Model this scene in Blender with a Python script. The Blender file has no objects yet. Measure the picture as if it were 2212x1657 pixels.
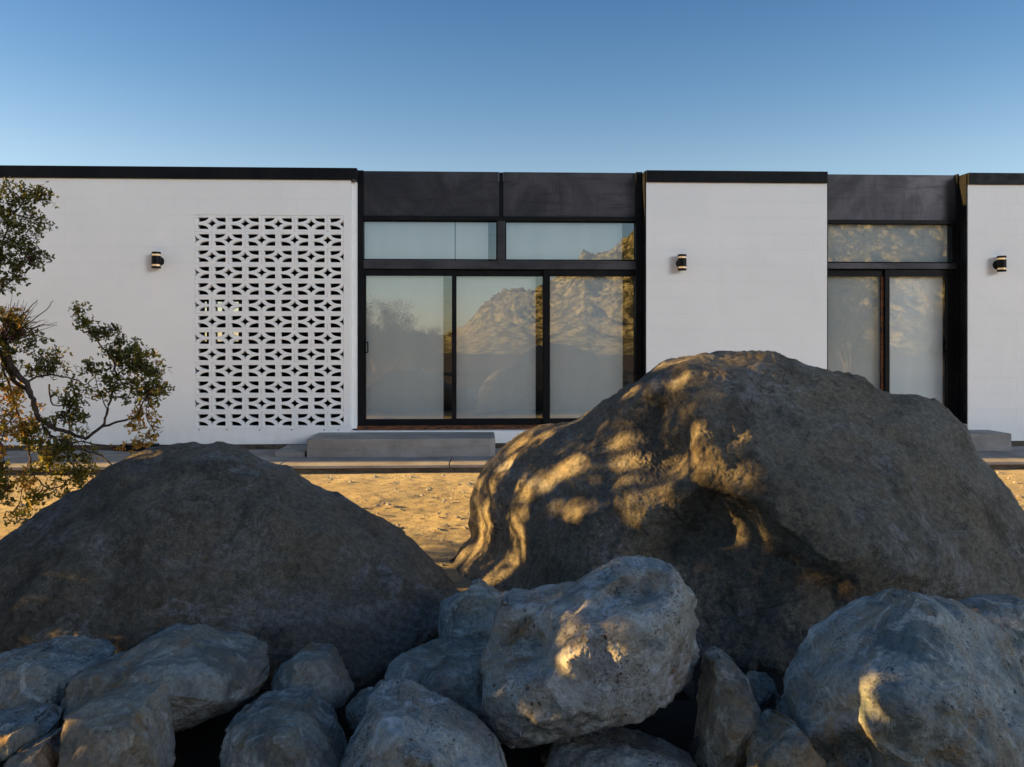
import bpy, bmesh, math, random
import numpy as np
from mathutils import Vector, Matrix
from mathutils.kdtree import KDTree
random.seed(7); rng = np.random.default_rng(11)
S = bpy.context.scene
COL = S.collection
R = math.radians

# ------------------------------------------------------------------ survey
# Points were surveyed from the photograph (2212 x 1657 grid) with these camera constants.
FPX, CXP, HZP, CAMH, YAW = 1787.0, 1106.0, 738.0, 1.405, R(2.1)
sY, cY = math.sin(YAW), math.cos(YAW)
def W(x, y, Y):
    u = (x - CXP) / FPX; v = (HZP - y) / FPX
    t = Y / (cY - u * sY)
    return Vector((t * (sY + u * cY), Y, CAMH + t * v))
def Wn(x, y, Y):
    u = (x - CXP) / FPX; v = (HZP - y) / FPX
    t = Y / (cY - u * sY)
    return np.stack([t * (sY + u * cY), Y + 0 * t, CAMH + t * v], -1)
def X_(x, Y): return W(x, HZP, Y).x
def Z_(x, y, Y): return W(x, y, Y).z

# ------------------------------------------------------------------ tagging
def tag(o, label=None, cat=None, group=None, kind=None):
    if label: o['label'] = label
    if cat: o['category'] = cat
    if group: o['group'] = group
    if kind: o['kind'] = kind
    return o
def empty(name, loc):
    o = bpy.data.objects.new(name, None); COL.objects.link(o); o.location = loc
    o.empty_display_size = .1
    return o
def link(name, me, mats, parent=None, smooth=False, origin=None):
    o = bpy.data.objects.new(name, me)
    if not isinstance(mats, (list, tuple)): mats = [mats]
    me.materials.clear()
    for m in mats: me.materials.append(m)
    COL.objects.link(o)
    if smooth: me.polygons.foreach_set('use_smooth', [True] * len(me.polygons))
    if origin == 'base':
        n = len(me.vertices); co = np.empty(n * 3); me.vertices.foreach_get('co', co); co = co.reshape(-1, 3)
        c = (co.min(0) + co.max(0)) / 2; c[2] = co[:, 2].min()
        me.vertices.foreach_set('co', (co - c).ravel()); me.update()
        o.location = c
    if parent:
        o.parent = parent
        pl = Vector((0, 0, 0)); p = parent
        while p: pl += p.location; p = p.parent
        o.location = o.location - pl
    return o

class MB:
    """collects boxes, tubes and polygons into one mesh (world coordinates)"""
    def __init__(s): s.v = []; s.f = []; s.mi = []
    def add(s, vs, fs, mi=0):
        b = len(s.v); s.v += [tuple(v) for v in vs]
        for f in fs: s.f.append([b + i for i in f]); s.mi.append(mi)
        return s
    def box(s, x0, x1, y0, y1, z0, z1, mi=0):
        vs = [(x0,y0,z0),(x1,y0,z0),(x1,y1,z0),(x0,y1,z0),(x0,y0,z1),(x1,y0,z1),(x1,y1,z1),(x0,y1,z1)]
        return s.add(vs, [(0,3,2,1),(4,5,6,7),(0,1,5,4),(1,2,6,5),(2,3,7,6),(3,0,4,7)], mi)
    def tube(s, pts, rad, seg=7, mi=0):
        pts = [Vector(p) for p in pts]; n = len(pts)
        if not isinstance(rad, (list, tuple)): rad = [rad] * n
        b = len(s.v); up = Vector((.31, .17, .93))
        for i, p in enumerate(pts):
            t = (pts[min(i+1, n-1)] - pts[max(i-1, 0)])
            t = t.normalized() if t.length > 1e-9 else Vector((0,0,1))
            a = t.cross(up); a = a.normalized() if a.length > 1e-4 else t.orthogonal().normalized()
            c = t.cross(a)
            for k in range(seg):
                q = 2*math.pi*k/seg
                s.v.append(tuple(p + (a*math.cos(q) + c*math.sin(q))*rad[i]))
        for i in range(n-1):
            for k in range(seg):
                k2 = (k+1) % seg
                s.f.append([b+i*seg+k, b+i*seg+k2, b+(i+1)*seg+k2, b+(i+1)*seg+k]); s.mi.append(mi)
        s.f.append([b+k for k in range(seg)]); s.mi.append(mi)
        s.f.append([b+(n-1)*seg+k for k in range(seg)][::-1]); s.mi.append(mi)
        return s
    def lathe(s, prof, cx, cy, cz, seg=28, mi=0, axis='z'):
        b = len(s.v); n = len(prof)
        for r, h in prof:
            for k in range(seg):
                q = 2*math.pi*k/seg
                if axis == 'z': s.v.append((cx+r*math.cos(q), cy+r*math.sin(q), cz+h))
                else: s.v.append((cx+r*math.cos(q), cy+h, cz+r*math.sin(q)))
        for i in range(n-1):
            for k in range(seg):
                k2 = (k+1) % seg
                s.f.append([b+i*seg+k, b+i*seg+k2, b+(i+1)*seg+k2, b+(i+1)*seg+k]); s.mi.append(mi)
        s.f.append([b+k for k in range(seg)]); s.mi.append(mi)
        s.f.append([b+(n-1)*seg+k for k in range(seg)]); s.mi.append(mi)
        return s
    def build(s, name, mats, parent=None, smooth=False, bevel=0, origin=None):
        me = bpy.data.meshes.new(name); me.from_pydata(s.v, [], s.f)
        me.polygons.foreach_set('material_index', s.mi)
        bm = bmesh.new(); bm.from_mesh(me)
        bmesh.ops.recalc_face_normals(bm, faces=bm.faces)
        if bevel:
            es = [e for e in bm.edges if len(e.link_faces) == 2 and e.calc_face_angle(0) > .6]
            bmesh.ops.bevel(bm, geom=es, offset=bevel, segments=2, affect='EDGES', profile=.6, clamp_overlap=True)
        bm.to_mesh(me); bm.free()
        return link(name, me, mats, parent, smooth, origin)

# ------------------------------------------------------------------ numpy noise
_perm = rng.permutation(512).astype(np.int64); _perm = np.concatenate([_perm]*3)
_g = rng.normal(size=(512, 3)); _g /= np.linalg.norm(_g, axis=1, keepdims=True)
def perlin(P):
    I = np.floor(P).astype(np.int64); Fr = P - I
    U = Fr*Fr*Fr*(Fr*(Fr*6-15)+10); I &= 511
    out = 0
    for dx in (0,1):
        for dy in (0,1):
            for dz in (0,1):
                h = _perm[_perm[_perm[(I[:,0]+dx)&511]+((I[:,1]+dy)&511)]+((I[:,2]+dz)&511)] & 511
                d = ((Fr - np.array([dx,dy,dz]))*_g[h]).sum(1)
                w = (U[:,0] if dx else 1-U[:,0])*(U[:,1] if dy else 1-U[:,1])*(U[:,2] if dz else 1-U[:,2])
                out = out + w*d
    return out
def fbm(P, freq, octv=5, gain=.5, seed=0, ridged=False):
    o = 0; a = 1; P = P*freq + np.array([seed*7.31, seed*3.17, seed*5.53])
    for _ in range(octv):
        n = perlin(P)
        o = o + a*((.35 - np.abs(n)*2) if ridged else n)
        P = P*2.03 + 11.7; a *= gain
    return o

# ------------------------------------------------------------------ materials
def new_mat(name):
    m = bpy.data.materials.new(name); m.use_nodes = True
    nt = m.node_tree; nt.nodes.clear()
    out = nt.nodes.new('ShaderNodeOutputMaterial')
    return m, nt, out
class N:
    """tiny node-building helper"""
    def __init__(s, nt): s.nt = nt
    def n(s, t, **kw):
        nd = s.nt.nodes.new('ShaderNode'+t)
        for k, v in kw.items():
            if k.startswith('i_'):
                nd.inputs[k[2:].replace('_', ' ')].default_value = v
            else: setattr(nd, k, v)
        return nd
    def l(s, a, b): s.nt.links.new(a, b)
    def noise(s, vec, scale, detail=4, rough=.55, dist=0, lo=None, hi=None):
        t = s.n('TexNoise', i_Scale=scale, i_Detail=detail, i_Roughness=rough, i_Distortion=dist)
        s.l(vec, t.inputs['Vector']); r = t.outputs['Fac']
        return s.rng(r, lo, hi) if lo is not None else r
    def rng(s, v, lo, hi, a=0, b=1):
        m = s.n('MapRange'); m.interpolation_type = 'SMOOTHSTEP'
        for k, q in zip((1,2,3,4), (lo,hi,a,b)): m.inputs[k].default_value = q
        s.l(v, m.inputs[0]); return m.outputs[0]
    def mix(s, fac, a, b, mode='MIX'):
        m = s.n('Mix', data_type='RGBA', blend_type=mode)
        for q, i in ((fac, 0), (a, 6), (b, 7)):
            if hasattr(q, 'links'): s.l(q, m.inputs[i])
            else: m.inputs[i].default_value = q if i == 0 else (*q, 1)
        return m.outputs[2]
    def math(s, op, a, b=0.):
        m = s.n('Math', operation=op)
        for q, i in ((a, 0), (b, 1)):
            if hasattr(q, 'links'): s.l(q, m.inputs[i])
            else: m.inputs[i].default_value = q
        return m.outputs[0]
    def bump(s, h, strength, dist, normal=None):
        b = s.n('Bump', i_Strength=strength, i_Distance=dist); s.l(h, b.inputs['Height'])
        if normal: s.l(normal, b.inputs['Normal'])
        return b.outputs['Normal']
    def pos(s, scale=(1,1,1), rot=(0,0,0), loc=(0,0,0)):
        g = s.n('NewGeometry'); m = s.n('Mapping'); m.inputs['Scale'].default_value = scale
        m.inputs['Rotation'].default_value = rot; m.inputs['Location'].default_value = loc
        s.l(g.outputs['Position'], m.inputs['Vector']); return m.outputs[0]
def principled(k, out, col, rough=.6, metal=0., normal=None, spec=.5):
    p = k.n('BsdfPrincipled')
    for q, nm in ((col,'Base Color'),(rough,'Roughness'),(metal,'Metallic')):
        if hasattr(q, 'links'): k.l(q, p.inputs[nm])
        else: p.inputs[nm].default_value = (*q, 1) if nm == 'Base Color' else q
    p.inputs['Specular IOR Level'].default_value = spec
    if normal: k.l(normal, p.inputs['Normal'])
    k.l(p.outputs[0], out.inputs['Surface']); return p

def m_block_wall(name='painted_block'):
    m, nt, out = new_mat(name); k = N(nt)
    g = k.n('NewGeometry'); sp = k.n('SeparateXYZ'); k.l(g.outputs['Position'], sp.inputs[0])
    cb = k.n('CombineXYZ'); k.l(k.math('ADD', sp.outputs[0], k.math('MULTIPLY', sp.outputs[1], .7)), cb.inputs[0]); k.l(sp.outputs[2], cb.inputs[1])
    mp = k.n('Mapping'); mp.inputs['Location'].default_value = (BX0 - 10*.4064 + 20*.4064, -BZ0 + .2032*5 + .0, 0); k.l(cb.outputs[0], mp.inputs[0])
    br = k.n('TexBrick', offset=.5, squash=1.0); br.inputs['Scale'].default_value = 1
    br.inputs['Mortar Size'].default_value = .0045; br.inputs['Mortar Smooth'].default_value = .35
    br.inputs['Brick Width'].default_value = .4064; br.inputs['Row Height'].default_value = .2032
    br.inputs['Color1'].default_value = (.97,.97,.97,1); br.inputs['Color2'].default_value = (1,1,1,1); br.inputs['Mortar'].default_value = (.93,.93,.93,1)
    k.l(mp.outputs[0], br.inputs['Vector'])
    p = k.pos()
    big = k.noise(p, .9, 5, .6, .3, .3, .7)
    fade = k.noise(p, 1.7, 3, .5, 0, .38, .62)
    col = k.mix(big, (.785,.797,.785), (.835,.843,.83))
    streak = k.noise(k.pos((5,5,.5)), 1.2, 5, .6, 0, .52, .8)
    col = k.mix(k.math('MULTIPLY', streak, .10), col, (.60,.59,.57))
    zz = k.rng(sp.outputs[2], .12, .55, 1, 0)
    dirt = k.math('MULTIPLY', zz, k.noise(p, 7, 5, .65, 0, .35, .75))
    col = k.mix(k.math('MULTIPLY', dirt, .22), col, (.52,.46,.38))
    col = k.mix(k.math('MULTIPLY', k.math('MULTIPLY', br.outputs['Fac'], fade), .06), col, (.50,.50,.52))
    pit = k.noise(p, 140, 3, .7, 0)
    nrm = k.bump(k.math('MULTIPLY', br.outputs['Fac'], k.math('MULTIPLY_ADD', fade, .8)), .45, -.004)
    nrm = k.bump(pit, .25, .003, nrm)
    nrm = k.bump(k.noise(p, 4, 3, .5), .2, .01, nrm)
    principled(k, out, col, .55, 0, nrm, .35); return m
def m_plain_white():
    m, nt, out = new_mat('painted_masonry'); k = N(nt); p = k.pos()
    col = k.mix(k.noise(p, 6, 5, .6, 0, .35, .7), (.785,.797,.785), (.835,.843,.83))
    principled(k, out, col, .6, 0, k.bump(k.noise(p, 130, 3, .7), .25, .003), .3); return m
def m_black():
    m, nt, out = new_mat('black_metal'); k = N(nt); p = k.pos()
    col = k.mix(k.noise(p, 3, 4, .6, 0, .4, .7), (.006,.0065,.008), (.011,.011,.012))
    principled(k, out, col, k.rng(k.noise(p, 9, 4), .3, .7, .38, .55), 0, k.bump(k.noise(p, 5, 2), .05, .01), .12); return m
def m_steel():
    m, nt, out = new_mat('steel_patina'); k = N(nt); p = k.pos((1,1,1))
    a = k.noise(p, 1.3, 6, .65, .8, .3, .72)
    sx = k.noise(k.pos((1,1,12)), 1.5, 5, .7, .4, .5, .75)
    sz = k.noise(k.pos((9,9,1)), 1.6, 5, .7, .6, .52, .78)
    col = k.mix(a, (.026,.026,.031), (.080,.074,.080))
    col = k.mix(k.math('MULTIPLY', sx, .75), col, (.012,.010,.010))
    col = k.mix(k.math('MULTIPLY', sz, .75), col, (.030,.016,.012))
    principled(k, out, col, k.rng(a, 0, 1, .5, .38), .35, k.bump(k.noise(p, 2.2, 3), .12, .02), .4); return m
def m_rust():
    m, nt, out = new_mat('rusty_steel'); k = N(nt); p = k.pos((1,1,5))
    a = k.noise(p, 6, 6, .7, .5, .35, .65)
    col = k.mix(a, (.03,.02,.016), (.19,.065,.022))
    col = k.mix(k.noise(p, 21, 4, .6, 0, .55, .75), col, (.30,.15,.06))
    principled(k, out, col, .85, 0, k.bump(k.noise(p, 50, 4), .5, .004), .2); return m
def m_glass():
    m, nt, out = new_mat('coated_glass'); k = N(nt)
    p = k.pos(); nrm = k.bump(k.noise(p, 1.1, 2, .5), .02, .02)
    fr = k.n('Fresnel', i_IOR=1.5); k.l(nrm, fr.inputs['Normal'])
    fac = k.math('ADD', k.math('MULTIPLY', fr.outputs[0], .6), .205)
    tr = k.n('BsdfTransparent'); tr.inputs[0].default_value = (.92,.96,.96,1)
    gl = k.n('BsdfGlossy'); gl.inputs['Color'].default_value = (.92,.98,1,1); gl.inputs['Roughness'].default_value = .0
    k.l(nrm, gl.inputs['Normal'])
    mx = k.n('MixShader'); k.l(fac, mx.inputs[0]); k.l(tr.outputs[0], mx.inputs[1]); k.l(gl.outputs[0], mx.inputs[2])
    k.l(mx.outputs[0], out.inputs['Surface']); return m
def m_shade():
    m, nt, out = new_mat('shade_fabric'); k = N(nt); p = k.pos()
    w = k.noise(k.pos((1,1,.15)), 5, 3, .5, 0, .3, .7)
    col = k.mix(w, (.82,.82,.81), (.87,.865,.85))
    principled(k, out, col, .9, 0, k.bump(k.noise(p, 260, 2), .15, .001), .1); return m
def m_concrete():
    m, nt, out = new_mat('concrete'); k = N(nt); p = k.pos()
    a = k.noise(p, 2.2, 7, .65, .4, .3, .72)
    col = k.mix(a, (.20,.185,.17), (.31,.295,.28))
    col = k.mix(k.noise(k.pos((1.3,1.3,14)), 1.4, 5, .65, 0, .5, .8), col, (.17,.155,.14))
    col = k.mix(k.noise(p, 90, 3, .6, 0, .62, .75), col, (.15,.14,.13))
    nrm = k.bump(k.noise(p, 60, 5, .7), .35, .006); nrm = k.bump(k.noise(p, 5, 4), .3, .02, nrm)
    principled(k, out, col, .9, 0, nrm, .2); return m
def m_foundation():
    m, nt, out = new_mat('rough_footing'); k = N(nt); p = k.pos((1,1,2.5))
    col = k.mix(k.noise(p, 7, 6, .7, .3, .3, .7), (.055,.045,.036), (.135,.115,.092))
    principled(k, out, col, .95, 0, k.bump(k.noise(p, 30, 6, .7), .7, .02), .1); return m
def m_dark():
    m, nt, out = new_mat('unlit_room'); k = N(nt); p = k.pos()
    principled(k, out, k.mix(k.noise(p, 2, 4, .6, 0, .3, .7), (.045,.036,.028), (.075,.06,.047)), .9, 0, None, .1); return m  # room surfaces coloured dark to stand for the unlit inside
def m_sand():
    m, nt, out = new_mat('desert_sand'); k = N(nt); p = k.pos()
    a = k.noise(p, 1.1, 7, .62, .6, .3, .72)
    col = k.mix(a, (.33,.275,.17), (.43,.365,.235))
    col = k.mix(k.noise(p, 14, 5, .65, 0, .5, .72), col, (.30,.20,.11))
    col = k.mix(k.noise(p, 55, 3, .6, 0, .6, .72), col, (.44,.35,.23))
    col = k.mix(k.noise(p, 80, 3, .6, 0, .64, .74), col, (.14,.10,.07))
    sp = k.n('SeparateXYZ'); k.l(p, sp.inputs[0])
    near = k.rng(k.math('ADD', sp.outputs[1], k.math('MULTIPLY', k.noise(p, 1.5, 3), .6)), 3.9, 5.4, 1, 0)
    col = k.mix(near, col, (.045,.035,.027))  # soil under the rock pile darkened: shade of the gaps put into its colour
    nrm = k.bump(k.noise(k.pos((1,1.5,1)), 48, 6, .7), .9, .014)
    nrm = k.bump(k.noise(p, 9, 4, .6), .4, .03, nrm)
    principled(k, out, col, .95, 0, nrm, .1); return m
def m_boulder(name, warm, cool, dark, vein, seed, rot):
    m, nt, out = new_mat(name); k = N(nt); p = k.pos((1,1,1), (0,0,0), (seed,seed*.7,0)); q = k.pos((1.1,1,1.9), rot, (seed,0,0))
    a = k.noise(p, .9, 6, .6, .6, .32, .68)
    col = k.mix(a, warm, cool)
    col = k.mix(k.math('MULTIPLY', k.noise(p, 2.6, 6, .7, .8, .45, .72), .6), col, dark)
    band = k.noise(q, 1.25, 6, .66, .9)
    v = k.rng(k.math('ABSOLUTE', k.math('SUBTRACT', band, .5)), 0, .035, 1, 0)
    v = k.math('MULTIPLY', v, k.noise(p, 1.6, 4, .6, 0, .48, .66))
    col = k.mix(k.math('MULTIPLY', v, .75), col, vein)
    patch = k.math('MULTIPLY', k.noise(p, 1.2, 7, .72, 1.0, .53, .66), .7)
    col = k.mix(patch, col, vein)
    rustp = k.math('MULTIPLY', k.noise(k.pos((1,1,1.6), rot, (9+seed,2,3)), 1.5, 6, .7, 1.2, .58, .74), .6)
    col = k.mix(rustp, col, (dark[0]*2.0, dark[1]*1.25, dark[2]*.7))
    f1 = k.noise(p, 34, 4, .7, 0, .34, .66); f2 = k.noise(p, 120, 3, .7, 0, .35, .65)
    col = k.mix(k.math('MULTIPLY', f1, .85), col, (.52,.52,.53), 'MULTIPLY')
    col = k.mix(k.math('MULTIPLY', f2, .8), col, (1.6,1.55,1.5), 'MULTIPLY')
    ck = k.rng(k.math('ABSOLUTE', k.math('SUBTRACT', k.noise(k.pos((1,1,1.4), rot, (3+seed,5,1)), 2.1, 4, .55, .9), .5)), 0, .012, 1, 0)
    ck = k.math('MULTIPLY', ck, k.noise(p, 2.3, 3, .5, 0, .54, .64))
    col = k.mix(k.math('MULTIPLY', ck, .5), col, tuple(c*.4 for c in dark))
    vo = k.n('TexVoronoi', i_Scale=75.); k.l(p, vo.inputs['Vector'])
    spk = k.rng(vo.outputs['Distance'], .1, .32, 1, 0)
    col = k.mix(k.math('MULTIPLY', spk, k.noise(p, 9, 3, .6, 0, .48, .7)), col, dark)
    nrm = k.bump(ck, .6, -.015)
    nrm = k.bump(k.noise(q, 10, 8, .74, .3), .8, .05, nrm)
    nrm = k.bump(k.noise(p, 38, 5, .72), 1., .018, nrm)
    nrm = k.bump(k.noise(p, 120, 3, .7), .8, .005, nrm)
    principled(k, out, col, .88, 0, nrm, .25); return m
def m_pale(name, base, shade, stain, pitcol, pits, seed, stainamt=.5):
    m, nt, out = new_mat(name); k = N(nt); p = k.pos((1,1,1), (0,0,0), (seed, seed*1.7, seed*.3))
    a = k.noise(p, 4.5, 7, .66, .8, .34, .68)
    col = k.mix(a, base, shade)
    col = k.mix(k.math('MULTIPLY', k.noise(p, 3.4, 6, .70, 1.2, .44, .60), stainamt), col, stain)
    col = k.mix(k.math('MULTIPLY', k.noise(k.pos((1,1,2.5), (.3,.5,0), (seed,1,2)), 11, 6, .75, 1.6, .55, .74), .7), col, tuple(c*.34 for c in shade))
    vn = k.rng(k.math('ABSOLUTE', k.math('SUBTRACT', k.noise(p, 5.5, 5, .62, 1.4), .5)), 0, .022, 1, 0)
    col = k.mix(k.math('MULTIPLY', vn, .18), col, tuple(min(1, c*1.5) for c in base))
    col = k.mix(k.math('MULTIPLY', k.noise(k.pos((1,1,1), (.4,.2,.1), (seed*2.1,3,1)), 2.2, 6, .7, 1.5, .52, .64), .75), col, (shade[0]*.75, shade[1]*.9, shade[2]*.95))
    col = k.mix(k.math('MULTIPLY', k.noise(k.pos((1,1,1), (.1,.6,.3), (seed*1.3,8,4)), 3.1, 7, .74, 1.8, .57, .68), .7), col, (stain[0]*.95, stain[1]*.72, stain[2]*.5))
    col = k.mix(k.math('MULTIPLY', k.noise(p, 60, 4, .7, 0, .4, .7), .4), col, tuple(c*.5 for c in shade))
    col = k.mix(k.math('MULTIPLY', k.noise(k.pos((1,1,1), (.2,.3,.5), (seed*.6,2,9)), 6.5, 7, .74, 1.3, .52, .66), .65), col, tuple(min(.8, c*1.5) for c in base))
    vo = k.n('TexVoronoi', i_Scale=36., i_Randomness=1.); k.l(k.pos((1,1,.75), (0,0,0), (seed,0,0)), vo.inputs['Vector'])
    gate = k.noise(p, 5, 4, .65, 0, .62-.22*pits, .74-.2*pits)
    vo2 = k.n('TexVoronoi', i_Scale=95.); k.l(p, vo2.inputs['Vector'])
    wob = k.math('MULTIPLY', k.noise(p, 55, 3, .6), .34)
    big_ = k.rng(k.math('ADD', vo.outputs['Distance'], wob), .24, .42, 1, 0); sml_ = k.rng(k.math('ADD', vo2.outputs['Distance'], wob), .30, .48, 1, 0)
    pit = k.math('MULTIPLY', k.math('MAXIMUM', k.math('MULTIPLY', big_, k.noise(p, 13, 2, .5, 0, .34, .52)), k.math('MULTIPLY', sml_, k.noise(p, 8, 2, .5, 0, .34, .52))), gate)
    col = k.mix(k.math('MULTIPLY', pit, pits), col, pitcol)
    nrm = k.bump(pit, .8*pits, -.012)
    nrm = k.bump(k.noise(p, 16, 8, .72, .4), .8, .03, nrm)
    nrm = k.bump(k.noise(p, 90, 4, .7), .5, .005, nrm)
    principled(k, out, col, .85, 0, nrm, .25); return m
def m_leaf(name, cols, warmth=.5):
    m, nt, out = new_mat(name); k = N(nt)
    g = k.n('NewGeometry'); cr = k.n('ValToRGB'); el = cr.color_ramp.elements
    while len(el) < len(cols): el.new(.5)
    for i, c in enumerate(cols):
        el[i].position = i/(len(cols)-1); el[i].color = (*c, 1)
    k.l(g.outputs['Random Per Island'], cr.inputs[0])
    d = k.n('BsdfPrincipled'); k.l(cr.outputs[0], d.inputs['Base Color']); d.inputs['Roughness'].default_value = .45
    t = k.n('BsdfTranslucent'); k.l(k.mix(.6, cr.outputs[0], (.5,.4,.05), 'ADD') if False else cr.outputs[0], t.inputs[0])
    mx = k.n('MixShader'); mx.inputs[0].default_value = warmth
    k.l(d.outputs[0], mx.inputs[1]); k.l(t.outputs[0], mx.inputs[2]); k.l(mx.outputs[0], out.inputs['Surface']); return m
def m_bark(name, a, b):
    m, nt, out = new_mat(name); k = N(nt); p = k.pos((1,1,.4))
    principled(k, out, k.mix(k.noise(p, 40, 5, .7, 0, .35, .65), a, b), .85, 0, k.bump(k.noise(p, 90, 4), .6, .004), .2); return m
def m_glow():
    m, nt, out = new_mat('lit_lens'); k = N(nt); p = k.pos()
    e = k.n('BsdfPrincipled'); e.inputs['Base Color'].default_value = (.75,.6,.4,1); e.inputs['Roughness'].default_value = .2
    e.inputs['Emission Color'].default_value = (1,.55,.18,1); k.l(k.rng(k.noise(p, 30, 2), .3, .7, .15, .5), e.inputs['Emission Strength'])
    k.l(e.outputs[0], out.inputs['Surface']); return m
def m_hill():
    m, nt, out = new_mat('rocky_hillside'); k = N(nt); p = k.pos()
    a = k.noise(p, .12, 7, .65, .4, .35, .65)
    col = k.mix(a, (.39,.34,.195), (.53,.465,.28))
    col = k.mix(k.noise(p, .45, 7, .74, .4, .46, .56), col, (.085,.08,.045))
    col = k.mix(k.noise(p, 1.5, 5, .7, .2, .50, .62), col, (.07,.06,.04))
    nrm = k.bump(k.noise(p, .9, 8, .75), 1., 1.6); nrm = k.bump(k.noise(p, 5, 5, .7), 1., .2, nrm)
    principled(k, out, col, .95, 0, nrm, .1); return m

# ------------------------------------------------------------------ main levels of the house
D0 = 10.37                      # facade plane
YR = D0 + .19                   # front of steel frames in the recesses
BP, BH = .4064, .2032           # block module
BX0 = X_(420.8, D0); BX1 = BX0 + 4.5*BP
BZC = Z_(578, 695, D0); BZ0 = BZC - 6.5*BH; BZ1 = BZC + 6.5*BH
ZTOP = Z_(400, 361, D0); ZFB = Z_(400, 386.5, D0)     # front fascia
ZWB, ZSLAB, ZSTEP = .132, .066, .275
ZRT = Z_(1090, 371.5, YR); ZRB = Z_(1090, 468, YR)    # recess steel panel
XL, XRR = -22.0, 15.0

WALL = m_block_wall(); WHITE = m_plain_white(); BLACK = m_black(); STEEL = m_steel(); RUST = m_rust(); GLASS = m_glass()
SHADE = m_shade(); CONC = m_concrete(); FOOT = m_foundation(); DARK = m_dark(); SAND = m_sand(); GLOW = m_glow(); HILL = m_hill()
BARK = m_bark('twig_bark', (.045,.030,.022), (.11,.075,.055)); BARKR = m_bark('red_twig_bark', (.06,.022,.015), (.14,.055,.035))
LEAF = m_leaf('creosote_leaf', [(.06,.075,.014),(.09,.105,.018),(.14,.15,.022),(.20,.18,.025),(.36,.25,.03),(.09,.10,.02)], .5)  # bright yellow tones stand for sun on the leaves
LEAFD = m_leaf('dark_leaf', [(.05,.058,.012),(.085,.09,.015),(.15,.14,.022),(.065,.068,.013)], .4)
LEAFO = m_leaf('sun_gold_leaf', [(.36,.24,.035),(.48,.31,.045),(.52,.22,.04),(.44,.35,.055),(.22,.20,.03)], .5)  # orange and gold of the low sun put into the leaf colour
TREELEAF = m_leaf('tree_leaf', [(.05,.055,.02),(.08,.08,.03),(.10,.09,.03)], .3)

# ------------------------------------------------------------------ the house
house = empty('house', (0, D0, 0))
tag(house, 'long low white block house with black roof edge, breeze-block screen and tall glass sliding doors', 'house')

def cellwall(xs, zs, empties, y0, y1):
    b = MB(); nx, nz = len(xs)-1, len(zs)-1
    full = lambda i, j: 0 <= i < nx and 0 <= j < nz and (i, j) not in empties
    for i in range(nx):
        for j in range(nz):
            if not full(i, j): continue
            x0,x1,z0,z1 = xs[i],xs[i+1],zs[j],zs[j+1]
            b.add([(x0,y0,z0),(x1,y0,z0),(x1,y0,z1),(x0,y0,z1)], [(0,1,2,3)])
            b.add([(x0,y1,z0),(x1,y1,z0),(x1,y1,z1),(x0,y1,z1)], [(3,2,1,0)])
            if not full(i-1,j): b.add([(x0,y0,z0),(x0,y0,z1),(x0,y1,z1),(x0,y1,z0)], [(0,1,2,3)])
            if not full(i+1,j): b.add([(x1,y0,z0),(x1,y1,z0),(x1,y1,z1),(x1,y0,z1)], [(0,1,2,3)])
            if not full(i,j-1): b.add([(x0,y0,z0),(x0,y1,z0),(x1,y1,z0),(x1,y0,z0)], [(0,1,2,3)])
            if not full(i,j+1): b.add([(x0,y0,z1),(x1,y0,z1),(x1,y1,z1),(x0,y1,z1)], [(0,1,2,3)])
    return b
XA = X_(757, D0); XJ = X_(770.5, D0+.10)         # end of left wall, outer jamb
XB0 = X_(1396, D0); XB1 = X_(1786.5, D0)         # middle wall
XC0 = X_(2090.5, D0)                             # right wall
cellwall([XL, BX0, BX1, XA], [ZWB, BZ0, BZ1, ZFB-.001], {(1,1)}, D0, D0+.2).build('wall', WALL, house)
MB().box(XA+.001, XJ, D0+.10, D0+.32, Z_(760,926,D0+.1), ZFB-.002).build('wall_jamb', WHITE, house)
cellwall([XB0, XB1], [ZWB, ZFB], set(), D0, D0+.5).build('wall', WALL, house)
cellwall([XC0, XRR], [ZWB, ZFB], set(), D0, D0+.5).build('wall', WALL, house)
ZB1 = Z_(1000, 931, D0+.01); ZB2 = Z_(2080, 927, D0+.01)
MB().box(XA+.002, XB0-.002, D0+.004, D0+.2, ZWB, ZB1).build('wall_base', WALL, house)
MB().box(XB1+.002, XC0-.002, D0+.004, D0+.2, ZWB, ZB2).build('wall_base', WALL, house)
MB().box(XL, XRR, D0+.016, D0+.3, -.1, ZWB-.001).build('footing', FOOT, house)
# black roof edge of the front walls
for a, b_ in ((XL-.05, X_(770.5, D0-.03)), (XB0-.004, X_(1788.5, D0-.03)), (XC0-.006, XRR+.05)):
    MB().box(a, b_, D0-.03, D0+.255, ZFB, ZTOP).build('fascia', BLACK, house, bevel=.004)
TAN = m_bark('sun_gold', (.30,.20,.10), (.42,.30,.16))  # tan stands for low sun on the left ends of the black fascia
for a in (XB0-.004, XC0-.006):
    MB().box(a-.012, a-.001, D0+.002, D0+.25, ZRT-.012, ZTOP-.006).build('fascia_sun_end', TAN, house)
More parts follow.
